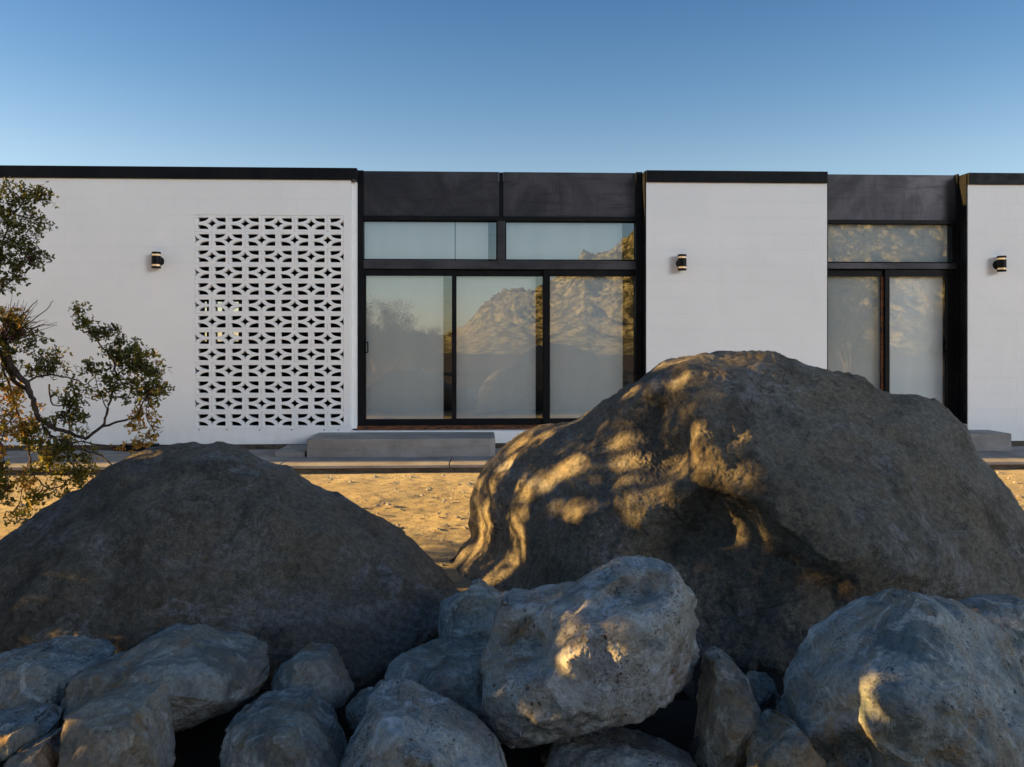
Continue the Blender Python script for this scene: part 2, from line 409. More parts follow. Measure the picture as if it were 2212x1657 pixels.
# roof, rear and interior
MB().box(XL, XRR, D0+.262, D0+6.5, ZFB-.02, ZTOP-.10).build('roof', FOOT, house)
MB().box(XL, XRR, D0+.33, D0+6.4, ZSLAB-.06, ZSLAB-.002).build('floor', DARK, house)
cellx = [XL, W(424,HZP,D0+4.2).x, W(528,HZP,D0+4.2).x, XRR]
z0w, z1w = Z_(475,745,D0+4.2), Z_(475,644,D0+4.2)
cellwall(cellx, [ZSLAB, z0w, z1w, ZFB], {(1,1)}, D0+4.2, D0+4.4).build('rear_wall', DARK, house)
fr = MB(); wx0, wx1 = cellx[1], cellx[2]
for x in (wx0+.03, wx0+.30*(wx1-wx0), wx0+.62*(wx1-wx0), wx1-.03): fr.box(x-.085, x+.085, D0+4.25, D0+4.31, z0w, z1w)
for za_, zb_ in ((z0w, z0w+.06), (Z_(475,717,D0+4.2), Z_(475,676,D0+4.2)), (z1w-.06, z1w)): fr.box(wx0+.002, wx1-.002, D0+4.262, D0+4.298, za_, zb_)
rw = fr.build('rear_window', BLACK, house)
MB().add([(wx0+.01,D0+4.28,z0w+.01),(wx1-.01,D0+4.28,z0w+.01),(wx1-.01,D0+4.28,z1w-.01),(wx0+.01,D0+4.28,z1w-.01)], [(0,1,2,3)]).build('pane', GLASS, rw)
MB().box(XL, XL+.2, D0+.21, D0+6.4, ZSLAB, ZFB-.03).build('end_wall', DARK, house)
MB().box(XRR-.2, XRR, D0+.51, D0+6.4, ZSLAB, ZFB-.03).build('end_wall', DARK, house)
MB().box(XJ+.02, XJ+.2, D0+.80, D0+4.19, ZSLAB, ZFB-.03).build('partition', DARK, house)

# ------------------------------------------------------------------ breeze-block screen
def bez_shape(polys, depth, name):
    cu = bpy.data.curves.new(name, 'CURVE'); cu.dimensions = '2D'; cu.fill_mode = 'BOTH'; cu.extrude = depth/2 - .003; cu.bevel_depth = .003; cu.bevel_resolution = 1; cu.offset = -.003
    for pl in polys:
        sp = cu.splines.new('POLY'); sp.points.add(len(pl)-1); sp.use_cyclic_u = True
        for i, (x, z) in enumerate(pl): sp.points[i].co = (x, z, 0, 1)
    ob = bpy.data.objects.new(name, cu); COL.objects.link(ob)
    dg = bpy.context.evaluated_depsgraph_get(); me = bpy.data.meshes.new_from_object(ob.evaluated_get(dg))
    bpy.data.objects.remove(ob); bpy.data.curves.remove(cu)
    me.transform(Matrix.Rotation(math.pi/2, 4, 'X')); me.name = name
    return me
def quarter(cx, cz, sx, sz, rx, rz, n=12):
    return [(cx, cz)] + [(cx+sx*rx*math.cos(t), cz+sz*rz*math.sin(t)) for t in [math.pi/2*i/n for i in range(n+1)]]
IW, IH, QX, QZ, DX, DZ = .170, .072, .130, .055, .066, .060
def cv(i, n):
    a = i/n*math.pi/2; l = i/n; return (.72*(1-math.sin(a))+.28*(1-l), .72*(1-math.cos(a))+.28*l)
def diamond(side=0, n=8):
    pts = []
    for sx, sz, a in ((1,1,0),(-1,1,1),(-1,-1,0),(1,-1,1)):
        seg = []
        for i in range(n):         # concave side from (DX,0) to (0,DZ), or back
            u_, v_ = cv(i, n) if not a else cv(n-i, n)
            seg.append((sx*DX*u_, sz*DZ*v_))
        pts += seg
    return pts
def block_mesh(kind):
    w = BP/2 - .0014; h = BH/2 - .0014
    if kind == 'full':
        pl = [[(-w,-h),(w,-h),(w,h),(-w,h)]]
        for sx in (-1,1):
            for sz in (-1,1): pl.append(quarter(sx*IW, sz*IH, -sx, -sz, QX, QZ))
        pl.append(diamond())
    else:
        s = 1 if kind == 'right' else -1          # the open diamond side
        d = [p for p in diamond() if p[0]*s < -1e-6] # half diamond, cut at block centre
        d.sort(key=lambda p: p[1])
        notch = [(0,-DZ)] + d + [(0,DZ)]
        out = [(-s*w,-h),(-.0*s,-h)] + notch + [(0,h),(-s*w,h)]
        pl = [out]
        for sz in (-1,1): pl.append(quarter(-s*IW, sz*IH, s, -sz, QX, QZ))
    return bez_shape(pl, .075, 'breeze_block')
BM = {k_: block_mesh(k_) for k_ in ('full','left','right')}
scr = MB()
for r in range(14):
    z = BZ0 + r*BH
    scr.box(BX0+.001, BX1-.001, D0+.008, D0+.075, max(z-.0013, BZ0+.001), min(z+.0013, BZ1-.001))
screen = scr.build('breeze_screen', WHITE, house)
for r in range(13):
    zc = BZ1 - (r+.5)*BH
    for c in range(5):
        if r % 2 == 0:
            kind = 'full' if c < 4 else 'right'; xc = BX0 + (c+.5)*BP if c < 4 else BX0 + 4.5*BP
        else:
            kind = 'left' if c == 0 else 'full'; xc = BX0 if c == 0 else BX0 + c*BP
        o = bpy.data.objects.new('breeze_block', BM[kind]); COL.objects.link(o); o.parent = screen
        if not BM[kind].materials: BM[kind].materials.append(WHITE)
        o.location = Vector((xc, D0+.042, zc)) - Vector((0, D0, 0)) - screen.location
        j = random.Random(r*9+c); o.location.y += j.uniform(-.0012,.0012)
wh = bpy.data.meshes.new('weep_hole_disc')
for i, px in enumerate((430, 490, 561, 630.5, 700.5, 731)):
    b = MB(); b.lathe([(.008,-.003),(.008,.004)], X_(px, D0), D0, Z_(px, 928.5 if i != 2 else 929, D0), 10, axis='y'); b.build('weep_hole_disc', BLACK, house)  # black disc standing for the dark inside of each hole

# ------------------------------------------------------------------ recess steelwork, windows, doors
def px_box(b, x0, x1, y0, y1, Y0, Y1, mi=0):
    """box whose front face (plane Y0) spans the surveyed rectangle"""
    xm = (x0+x1)/2
    b.box(X_(x0,Y0), X_(x1,Y0), Y0, Y1, Z_(xm,y1,Y0), Z_(xm,y0,Y0), mi); return b
def seg_box(b, x0, x1, za, zb, Y0, Y1): b.box(X_(x0,Y0), (X_(x1,Y0) if x1 < 2500 else x1-2500), Y0, Y1, za, zb); return b
zz = lambda y, x=1085: Z_(x, y, YR)
# heights inside the centre recess
zl0, zl1 = zz(467.5), zz(477.5); zt1, zt0 = zz(478.5), zz(561.5); zb1, zb0 = zz(563.5), zz(581.5); zd1, zg1, zg0, zd0, zs0 = zz(582), zz(596.5), zz(905.5), zz(918), zz(930)
# steel panels + posts
seg_box(MB(), 785.5, 1077.5, zl0, ZRT, YR, YR+.05).build('steel_panel', STEEL, house, bevel=.003)
seg_box(MB(), 1087, 1373.5, zl0, ZRT, YR, YR+.05).build('steel_panel', STEEL, house, bevel=.003)
seg_box(MB(), 1077.8, 1086.7, zl0, ZRT-.004, YR+.012, YR+.05).build('panel_seam', BLACK, house)
seg_box(MB(), 771.5, 785.2, zs0, ZRT+.004, YR-.02, YR+.12).build('steel_post', BLACK, house, bevel=.003)
b = seg_box(MB(), 1373.8, 2500+XB0-.019, zs0, ZRT+.004, YR-.045, YR+.12); b.build('steel_post', BLACK, house, bevel=.003)
seg_box(MB(), 785.4, 1373.6, zl1, zl0-.002, YR-.03, YR+.12).build('lintel', RUST if False else BLACK, house, bevel=.003)
seg_box(MB(), 785.4, 1373.6, zb0, zb1, YR-.02, YR+.12).build('steel_beam', STEEL, house, bevel=.003)
seg_box(MB(), 1074.5, 1091, zb1+.001, zl1-.001, YR-.024, YR+.12).build('steel_mullion', STEEL, house, bevel=.003)
seg_box(MB(), 771.5, 1398, zs0, zd0-.002, YR-.05, YR+.12).build('sill', RUST, house, bevel=.003)

def glazed(name, x0, x1, za, zb, fw, Y, shade=None, split=None, label=None):
    """frame ring (surveyed outer edges x0..x1, heights za..zb) with a pane and a roller shade behind"""
    X0, X1 = X_(x0,Y), X_(x1,Y); b = MB(); l, r_, t, bt = fw
    b.box(X0, X0+l, Y, Y+.06, za, zb); b.box(X1-r_, X1, Y, Y+.06, za, zb)
    b.box(X0+l, X1-r_, Y+.002, Y+.058, zb-t, zb); b.box(X0+l, X1-r_, Y+.002, Y+.058, za, za+bt)
    o = b.build(name, BLACK, house, bevel=.002)
    g = MB(); yg = Y+.034
    g.add([(X0+l-.004,yg,za+bt-.004),(X1-r_+.004,yg,za+bt-.004),(X1-r_+.004,yg,zb-t+.004),(X0+l-.004,yg,zb-t+.004)], [(0,1,2,3)])
    g.build('pane', GLASS, o)
    if shade:
        ys = Y + .075; s = MB()
        for s0, s1 in shade:
            n = 10; xs = np.linspace(X_(s0,ys), X_(s1,ys), n)
            v = [(x, ys+.002*math.sin(i*1.3), z) for i, x in enumerate(xs) for z in (za-.02, zb+.02)]
            s.add(v, [(2*i,2*i+2,2*i+3,2*i+1) for i in range(n-1)])
        s.build('roller_shade', SHADE, o, smooth=True)
    return o
px = lambda n: n/172.0
glazed('transom_window', 778.5, 1075.5, zt0, zt1, (px(3.5),px(3.5),px(1),px(1.5)), YR, [(770,982.2),(984.6,1054.5)])
glazed('transom_window', 1090, 1381, zt0, zt1, (px(3.8),px(3.2),px(1),px(1.5)), YR, [(1085,1344)])
door = glazed('sliding_door', 776, 983, zd0, zd1, (px(14),px(7),px(14),px(13)), YR+.015, [(770,958)])
d2 = glazed('sliding_door', 982, 1182, zd0+.001, zd1-.001, (px(4),px(9.5),px(14),px(13)), YR+.045, [(980,1157)])
d3 = glazed('sliding_door', 1174, 1382, zd0+.002, zd1-.002, (px(14.5),px(5.5),px(14),px(13)), YR+.010, [(1180,1345)])
def handle(px_, py_, Y, parent, side):
    c = W(px_, py_, Y); h = .065
    b = MB(); b.tube([c+Vector((0,0,h)), c+Vector((side*.05,-.035,h)), c+Vector((side*.058,-.055,h*.7)), c+Vector((side*.058,-.055,-h*.7)), c+Vector((side*.05,-.035,-h)), c+Vector((0,0,-h))], .009, 8)
    b.box(c.x-.018, c.x+.018, c.y-.006, c.y+.002, c.z-.095, c.z+.095)
    b.build('handle', BLACK, parent, smooth=False)
handle(786, 750, YR+.015, door, 1)
# right recess
zr = lambda y, x=1930: Z_(x, y, YR)
seg_box(MB(), 1780, 2072.5, zr(475.5), zr(377.5), YR, YR+.05).build('steel_panel', STEEL, house, bevel=.003)
seg_box(MB(), 1780, 2072.3, zr(484), zr(476), YR-.03, YR+.12).build('lintel', BLACK, house, bevel=.003)
seg_box(MB(), 1780, 2067, zr(581), zr(568.5), YR-.02, YR+.12).build('steel_beam', STEEL, house, bevel=.003)
seg_box(MB(), 2067.5, 2500+XC0-.021, zr(916,2070), zr(376), YR-.035, YR+.12).build('steel_post', BLACK, house, bevel=.003)
# steel lining of the return that faces the opening
MB().box(XC0-.020, XC0-.007, D0-.002, D0+.3, Z_(2088,916,D0), ZRT-.013).build('steel_lining', BLACK, house)
MB().box(XB0-.018, XB0-.005, D0-.002, D0+.3, Z_(1390,916,D0), ZRT-.013).build('steel_lining', BLACK, house)
MB().box(XB1+.002, XB1+.016, D0+.012, D0+.3, Z_(1790,916,D0), ZFB-.002).build('steel_lining', BLACK, house)
seg_box(MB(), 1780, 2080, zr(926,2075), zr(917,2075), YR-.05, YR+.12).build('sill', RUST, house, bevel=.003)
glazed('transom_window', 1782, 2066, zr(568), zr(483.5), (px(3),px(9.5),px(1),px(2.5)), YR, [(1770,2046)])
da = glazed('sliding_door', 1780, 1922, zr(917,2060), zr(582), (px(4),px(17),px(15),px(13)), YR+.045, [(1775,1904)])
db = glazed('sliding_door', 1912, 2068, zr(917,2060)+.001, zr(582)-.001, (px(10),px(23),px(15),px(13)), YR+.012, [(1905,2036)])
handle(2047, 749, YR+.012, db, -1)
rm = MB(); rm.box(X_(1903.5,YR+.04), X_(1908.5,YR+.04), YR+.036, YR+.06, zr(905), zr(598)); rm.build('rust_strip', RUST, da)
MB().box(XJ+.201, XRR-.21, D0+.70, D0+.75, ZSLAB, ZFB-.04).build('room_divider', CONC, house)

# ------------------------------------------------------------------ wall lamps
def wall_lamp(px_, py_, label, turn):
    c = W(px_, py_, D0-.075); root = empty('wall_lamp', (c.x, D0, c.z)); tag(root, label, 'wall lamp', 'black cylinder lamps on the white walls')
    r = .054
    MB().lathe([(.0,-.052),(r,-.052),(r,.052),(0,.052)], c.x, c.y, c.z, 32).build('lamp_body', BLACK, root)
    for s in (1,-1):
        MB().lathe([(.040,.0521),(.046,.0521),(.046,.0749),(.040,.0749)] if s > 0 else [(.040,-.0749),(.046,-.0749),(.046,-.0521),(.040,-.0521)], c.x, c.y, c.z, 32).build('lens', GLOW, root, smooth=False)
        z0, z1 = (.075,.100) if s > 0 else (-.100,-.075)
        MB().lathe([(r-.012,z0),(r,z0),(r,z1),(r-.012,z1)], c.x, c.y, c.z, 32).build('cap', BLACK, root)
    MB().lathe([(0,-.035),(.030,-.035),(.052,-.012),(.058,-.001)], c.x+turn, D0, c.z-.008, 28, axis='y').build('back_plate', BLACK, root)
    for s in (1, -1):
        li = bpy.data.lights.new('lamp_bulb', 'SPOT'); li.energy = .13; li.color = (1,.62,.32); li.spot_size = R(75); li.spot_blend = .9; li.shadow_soft_size = .02
        lo = bpy.data.objects.new('lamp_bulb', li); COL.objects.link(lo); lo.parent = root; lo.location = (0, c.y-D0, s*.108)
        lo.rotation_euler = (0 if s < 0 else math.pi, 0, 0)
wall_lamp(337.4, 562, 'black cylinder wall lamp left of the breeze-block screen, above the shrub', .012)
wall_lamp(1473.6, 567, 'black cylinder wall lamp on the middle white wall above the big boulder', -.004)
wall_lamp(2163.7, 570, 'black cylinder wall lamp on the rightmost white wall past the narrow door', -.014)

# ------------------------------------------------------------------ slab, steps, box
slab = MB(); ys = 9.0
rr = random.Random(3); xs = [XL-1] + sorted([-14, -9.5, -6.1, W(600,1000,ys).x, -.35, 2.9, 6.2, 9.8, 13]) + [XRR+1]
for a, c in zip(xs[:-1], xs[1:]): slab.box(a+.004, c-.004, ys+rr.uniform(-.006,.006), D0+.015, ZSLAB-.032, ZSLAB+rr.uniform(-.002,.002))
tag(slab.build('patio', CONC, bevel=.008), kind='structure')
tag(MB().box(XL-1, XRR+1, ys+.035, D0+.012, -.12, ZSLAB-.034).build('patio_shade_edge', FOOT), kind='structure')  # dark body set back under the slab, standing for its shaded front edge
def rough_block(name, x0, x1, y0, y1, z0, z1, chamfer=0, seed=0):
    """cast concrete block, lightly uneven, with worn edges; optional clipped right corner"""
    bm = bmesh.new()
    pl = [(x0,y0),(x1-chamfer,y0),(x1,y0+chamfer),(x1,y1),(x0,y1)] if chamfer else [(x0,y0),(x1,y0),(x1,y1),(x0,y1)]
    vb = [bm.verts.new((x,y,z0)) for x,y in pl]; vt = [bm.verts.new((x,y,z1)) for x,y in pl]
    n = len(pl); bm.faces.new(vb[::-1]); bm.faces.new(vt)
    for i in range(n): bm.faces.new((vb[i],vb[(i+1)%n],vt[(i+1)%n],vt[i]))
    bmesh.ops.bevel(bm, geom=list(bm.edges), offset=.014, segments=3, affect='EDGES', profile=.5)
    bmesh.ops.subdivide_edges(bm, edges=[e for e in bm.edges if e.calc_length() > .12], cuts=14, use_grid_fill=True)
    co = np.array([v.co[:] for v in bm.verts]); d = fbm(co, 6, 4, .55, seed)*.010
    for v, q in zip(bm.verts, d): v.co += Vector((0,-1,.6))*q
    me = bpy.data.meshes.new(name); bm.to_mesh(me); bm.free()
    return link(name, me, CONC, origin='base')
yst = 9.66
o = rough_block('concrete_step', W(662,951,yst).x, W(1070,950,yst).x, yst, D0+.002, ZSLAB-.03, ZSTEP, .06, 1)
tag(o, 'broad grey concrete step in front of the triple sliding door', 'step')
o = rough_block('concrete_step', W(592,976,9.70).x, W(661,976,9.70).x-.01, 9.70, D0+.012, ZSLAB-.03, .128, 0, 2)
tag(o, 'low grey concrete step butted against the left end of the broad step', 'step')
o = rough_block('concrete_step', W(1790,940,9.93).x, W(2186,940,9.93).x, 9.93, D0+.002, ZSLAB-.03, ZSTEP, 0, 3)
tag(o, 'grey concrete step before the narrow right door, mostly hidden by the big boulder', 'step')
bx = empty('black_box', (W(292,975,D0-.1).x, D0-.09, ZSLAB)); tag(bx, 'long low black box lying at the foot of the white wall behind the shrub', 'box')
x0, x1 = W(262,970,D0-.1).x, W(339,970,D0-.1).x
MB().box(x0, x1, D0-.13, D0-.02, ZSLAB+.006, ZSLAB+.088).build('box_body', BLACK, bx, bevel=.006)
MB().box(W(244,970,D0-.1).x, x0-.001, D0-.10, D0-.04, ZSLAB+.008, ZSLAB+.055).build('connector', BLACK, bx, bevel=.005)
MB().box(x1-.03, x1+.004, D0-.134, D0-.016, ZSLAB+.002, ZSLAB+.03).build('foot', BLACK, bx, bevel=.003)

# ------------------------------------------------------------------ ground, hills
def grid_mesh(name, xs, ys_, zf, mat):
    Xg, Yg = np.meshgrid(xs, ys_); P = np.stack([Xg.ravel(), Yg.ravel(), np.zeros(Xg.size)], 1); P[:,2] = zf(P)
    nx, ny = len(xs), len(ys_); i = np.arange(nx*ny).reshape(ny, nx)
    F = np.stack([i[:-1,:-1], i[:-1,1:], i[1:,1:], i[1:,:-1]], -1).reshape(-1, 4)
    me = bpy.data.meshes.new(name); me.from_pydata(P.tolist(), [], F.tolist())
    return link(name, me, mat, smooth=True)
def gz(P):
    z = fbm(P, .9, 3, .5, 3)*.03 + fbm(P*np.array([.8,1.3,1]), 7, 5, .62, 5)*.014
    rake = fbm(P*np.array([.35,1.6,1]), 2.4, 3, .6, 8, True)*.012
    near = np.exp(-((P[:,1]-7)/6)**2 - (P[:,0]/14)**2)
    edge = np.clip((9.0-P[:,1])/.4, 0, 1)*.7+.3; near = near
    return (z+rake)*near*edge - .002 - .02*np.clip((P[:,1]-8.75)/.25, 0, 1)
xs = np.concatenate([[-3000,-1200,-500,-200,-90,-45], np.arange(-28,-4.6,.35), np.arange(-4.6,1.5,.028), np.arange(1.5,6,.06), np.arange(6,20,.5), [26,45,90,200,500,1200,3000]])
ysg = np.concatenate([[-3000,-1500,-700,-420,-280,-180,-110,-70], np.arange(-45,4.6,.6), np.arange(4.6,9.3,.024), np.arange(9.5,20,1.2), [26,45,90,250,700,1500,3000]])
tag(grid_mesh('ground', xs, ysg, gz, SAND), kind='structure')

# rocky hills behind the viewer: seen mirrored in the glass
prof_u = np.array([-.9,-.45,-.25,-.14,-.08,-.045,-.02,.005,.03,.045,.06,.085,.11,.125,.14,.17,.2,.26,.34,.42,.5,.6,.8,1.2])
prof_h = np.array([1.0,1.5,2.0,2.6,2.9,2.6,4.6,8.6,10.6,11.0,10.5,12.6,15.2,18.5,17.8,20.5,24,27,31,35,36,34,28,18])
def hz(P):
    path = 21.2 - P[:,1]; u = P[:,0]/path
    crest = np.interp(u, prof_u, prof_h)
    t = np.clip((-P[:,1]-62)/75, 0, 1); base = crest*(t*t*(3-2*t))*(path/158)**.3
    fall = np.clip((-P[:,1]-150)/120, 0, 1)
    rough = fbm(P, .05, 4, .55, 21)*3.0 + fbm(P, .16, 4, .6, 22, True)*1.2 + fbm(P, .5, 4, .66, 23, True)*.65 + fbm(P, 1.1, 2, .6, 24)*.7
    return base*(1-.6*fall) + rough*np.clip(base/7, 0, 1) - .4
hx = np.concatenate([np.arange(-130,-12,3.), np.arange(-12,95,.5), np.arange(95,260,3.)]); hy = np.concatenate([np.arange(-250,-150,3.), np.arange(-150,-58,.55)])
tag(grid_mesh('hills', hx, hy, hz, HILL), kind='structure')

# ------------------------------------------------------------------ rocks
def tps(c, v, q, kern):
    c = c/100.; q = q/100.; n = len(c)
    ker = (lambda r: np.where(r > 1e-9, r*r*np.log(r+1e-12), 0)) if kern == 'tps' else (lambda r: r)
    K = ker(np.linalg.norm(c[:,None]-c[None], axis=2)); A = np.zeros((n+3, n+3)); A[:n,:n] = K + np.eye(n)*1e-6
    A[:n,n] = 1; A[:n,n+1:] = c; A[n,:n] = 1; A[n+1:,:n] = c.T
    w = np.linalg.solve(A, np.concatenate([v, [0,0,0]]))
    return ker(np.linalg.norm(q[:,None]-c[None], axis=2)) @ w[:n] + w[n] + q @ w[n+1:]
def chips(V, cell, tilt, seed, k=50.):
    """broken facets: each Voronoi cell is a plane with its own tilt"""
    rg = np.random.default_rng(seed); lo = V.min(0)-cell; hi = V.max(0)+cell
    n = int(np.prod((hi-lo)/cell)); n = max(20, min(n, 900)); st = rg.uniform(lo, hi, (n,3)); gr = rg.normal(0, tilt, (n,3)); of = rg.uniform(-.25,.25,n)*tilt*cell
    k = k/cell*.25; kd = KDTree(n)
    for i, p in enumerate(st): kd.insert(p, i)
    kd.balance(); idx = np.empty((len(V), 5), np.int64); d = np.empty((len(V), 5))
    for i, v in enumerate(V.tolist()):
        r_ = kd.find_n(v, 5)
        idx[i] = [q[1] for q in r_]; d[i] = [q[2] for q in r_]
    w_ = np.exp(-k*(d-d[:,:1])); w_ /= w_.sum(1, keepdims=True)
    out = (w_*(((V[:,None]-st[idx])*gr[idx]).sum(2)+of[idx])).sum(1)
    return out
def plane_cuts(V, count, depth, seed):
    """break flat faces off a lump: everything beyond each random plane is pushed back onto it"""
    rg = np.random.default_rng(seed+100); V = V.copy()
    for _ in range(int(count)):
        n = np.array([rg.normal(0,1), -abs(rg.normal(0,.9))-.32, rg.normal(.12,.75)]); n /= np.linalg.norm(n)
        s_ = V @ n; d = s_.max() - depth*rg.uniform(.45,1.25); w_ = .0035
        ov = np.logaddexp(0, np.clip((s_-d)/w_, -40, 40))*w_
        V -= ov[:,None]*n
    return V
def poly_dist(q, P):
    A = P; B = np.roll(P, -1, 0); out = np.full(len(q), 1e9)
    for a, b in zip(A, B):
        ab = b-a; t = np.clip(((q-a)@ab)/(ab@ab+1e-9), 0, 1); out = np.minimum(out, np.linalg.norm(q-(a+t[:,None]*ab), axis=1))
    return out
def radial(sil, c, NA, sm):
    th = np.linspace(0, 2*np.pi, NA, endpoint=False); d = np.stack([np.cos(th), np.sin(th)], 1); Rr = np.zeros(NA)
    A = sil - c; B = np.roll(sil, -1, 0) - c
    for a, b in zip(A, B):
        e = b-a; den = d[:,0]*e[1]-d[:,1]*e[0]; den = np.where(np.abs(den) < 1e-9, 1e-9, den)
        t = (a[0]*e[1]-a[1]*e[0])/den; s = (a[0]*d[:,1]-a[1]*d[:,0])/den
        ok = (t > 0) & (s >= -1e-6) & (s <= 1+1e-6); Rr = np.where(ok, np.maximum(Rr, t), Rr)
    if sm:
        kx = np.arange(-3*sm, 3*sm+1); kr = np.exp(-(kx/sm)**2/2); kr /= kr.sum()
        Rr = np.convolve(np.concatenate([Rr[-3*sm:], Rr, Rr[:3*sm]]), kr, 'valid')
    return th, d, Rr
def rock(name, sil, centre, depthf, mat, NA, NR, back, disp, sm=2, seed=0):
    sil = np.array(sil, float); c = np.array(centre, float)
    th, d, Rr = radial(sil, c, NA, sm)
    s = np.linspace(0, 1, NR+1)[1:]; s = 1-(1-s)**1.15
    q = np.concatenate([c[None], (c + (s[:,None]*Rr[None])[...,None]*d[None]).reshape(-1,2)])
    sv = np.concatenate([[0], np.repeat(s, NA)])
    bound = c + Rr[:,None]*d
    Y = depthf(q, sv, bound)
    V = Wn(q[:,0], q[:,1], Y)
    NB = max(8, NR//4); sb = np.linspace(1, 0, NB+1)[1:]
    ring = V[-NA:]; cen = ring.mean(0); vb = []
    for k in sb[:-1]:
        rb = cen + (ring-cen)*k; bulge = back*math.sqrt(1-k*k)
        rb = rb + np.array([0, bulge, 0]); vb.append(rb)
    vb = np.concatenate(vb + [(cen+np.array([0,back,0]))[None]])
    n0 = len(V); V = np.concatenate([V, vb]); F = []
    i = np.arange(NA); j = (i+1) % NA
    for k in i: F.append((0, 1+k, 1+(k+1)%NA))
    for r_ in range(NR-1):
        a = 1+r_*NA; F += np.stack([a+i, a+NA+i, a+NA+j, a+j], 1).tolist()
    a = 1+(NR-1)*NA
    for r_ in range(NB-1):
        b_ = n0 + r_*NA; F += np.stack([a+i, b_+i, b_+j, a+j], 1).tolist(); a = b_
    for k in i: F.append((a+k, n0+(NB-1)*NA, a+(k+1)%NA))
    me = bpy.data.meshes.new(name); me.from_pydata(V.tolist(), [], F)
    for freq, amp, octv, gain, rg in disp:
        me.update(); nr = np.empty(len(V)*3); me.vertex_normals.foreach_get('vector', nr); nr = nr.reshape(-1,3)
        if (nr[1:200,1].mean() > 0): nr = -nr
        if rg == 'cut':
            V = plane_cuts(V, freq, amp if amp > 0 else -amp*back/1.3, seed); me.vertices.foreach_set('co', V.ravel()); continue
        V = V + nr*((chips(V, freq, amp, seed+octv) if rg == 'chip' else fbm(V, freq, octv, gain, seed, rg)*amp))[:,None]
        me.vertices.foreach_set('co', V.ravel())
    me.update()
    bm = bmesh.new(); bm.from_mesh(me); bmesh.ops.recalc_face_normals(bm, faces=bm.faces); bm.to_mesh(me); bm.free()
    return link(name, me, mat, smooth=True, origin='base')
def edge_push(q, bound, w, T):
    dd = np.clip(poly_dist(q, bound[::4])/w, 0, 1); return T*(1-np.sqrt(np.clip(1-(1-dd)**2, 0, 1)))
def depth_ctrl(sil3, inner, w, T, kern='tps'):
    C = np.array([p for p in sil3] + [p for p in inner], float)
    def f(q, s, bound): return   .35*tps(C[:,:2], C[:,2], q, kern) + .65*tps(C[:,:2], C[:,2], q, 'r') + edge_push(q, bound, w, T)
    return f

BOULDER_R = m_boulder('brown_granite', (.215,.180,.128), (.212,.198,.168), (.050,.041,.031), (.31,.305,.30), 1.3, (0,.35,0))
BOULDER_L = m_boulder('grey_brown_granite', (.225,.188,.138), (.210,.190,.155), (.055,.045,.035), (.33,.325,.315), 6.1, (0,.6,0))
big = [(964,1224,4.95),(987,1191,5.02),(1028,1163,4.98),(1015,1128,5.0),(1011.6,1092,5.0),(1021,1046,5.0),(1036,1016,4.98),(1059,993,4.95),(1096,960,4.92),(1129,937,4.88),(1162,919,4.85),(1201,909,4.82),(1238,904,4.78),(1257,892,4.76),(1282,882,4.73),(1300,864,4.7),(1330,848,4.68),(1363,828,4.65),(1393,803,4.62),(1426,780,4.6),(1465,772.6,4.6),(1505,767,4.6),(1538,757,4.6),(1558,753,4.6),(1604,761.7,4.6),(1645,760.5,4.6),(1667,765.4,4.6),(1701,776.7,4.6),(1742,786,4.6),(1780,795.4,4.6),(1825,804.8,4.6),(1851,816,4.6),(1881,831,4.6),(1915,846,4.6),(1964,857,4.6),(2012,870,4.6),(2042,887,4.6),(2072,908,4.6),(2095,936,4.58),(2117,973,4.55),(2147,1015,4.53),(2181,1052,4.5),(2204,1082,4.5),(2232,1130,4.45),(2248,1185,4.35),(2240,1260,4.15),(2195,1330,3.9),(2100,1385,3.72),(2000,1420,3.6),(1850,1455,3.45),(1760,1475,3.44),(1700,1482,3.44),(1600,1465,3.5),(1520,1452,3.6),(1400,1440,3.7),(1300,1425,3.78),(1200,1400,3.9),(1090,1340,4.2),(1020,1300,4.5),(980,1258,4.75)]
big_in = [(1490,800,4.3),(1505,860,4.15),(1521,917,3.96),(1512,965,3.9),(1522,1010,3.86),(1555,1012,3.84),(1607,1056,3.72),(1700,1120,3.58),(1800,1190,3.48),(1950,1250,3.55),(2080,1240,3.75),
 (1452,825,4.42),(1438,890,4.42),(1440,950,4.32),(1466,985,4.2),(1405,840,4.4),(1350,895,4.45),(1300,950,4.42),(1380,960,4.28),(1250,1000,4.38),(1150,1000,4.58),(1080,1050,4.68),(1060,1120,4.7),(1150,1100,4.43),(1250,1100,4.2),(1350,1060,4.12),(1430,1050,4.02),(1400,1100,3.96),(1480,1075,3.92),
 (1502,1135,4.03),(1460,1170,4.06),(1410,1195,4.02),(1550,1125,4.0),(1525,1200,3.94),(1385,1135,3.95),(1300,1180,3.98),(1200,1200,4.2),(1120,1220,4.45),(1060,1225,4.62),(1010,1222,4.78),(1300,1300,3.84),(1200,1300,4.05),(1400,1330,3.8),
 (1600,800,4.38),(1600,900,4.08),(1700,900,4.13),(1800,900,4.23),(1900,950,4.18),(2000,950,4.3),(1700,1000,3.87),(1800,1050,3.76),(1900,1100,3.72),(2000,1100,3.88),(2100,1100,4.1),(2150,1200,4.08),
 (1600,1135,3.93),(1700,1200,3.74),(1800,1280,3.63),(1620,1250,3.82),(1700,1330,3.6),(1600,1350,3.66),(1850,1350,3.5),(1950,1330,3.66),(2080,1310,3.84),(1760,1400,3.46)]
back_off = lambda L: [(x, y, z+.22*max(0, min(1, (1330-x)/200))*max(0, min(1, (z-4.2)/.3))) for x, y, z in L]
big = back_off(big); big_in = back_off(big_in)
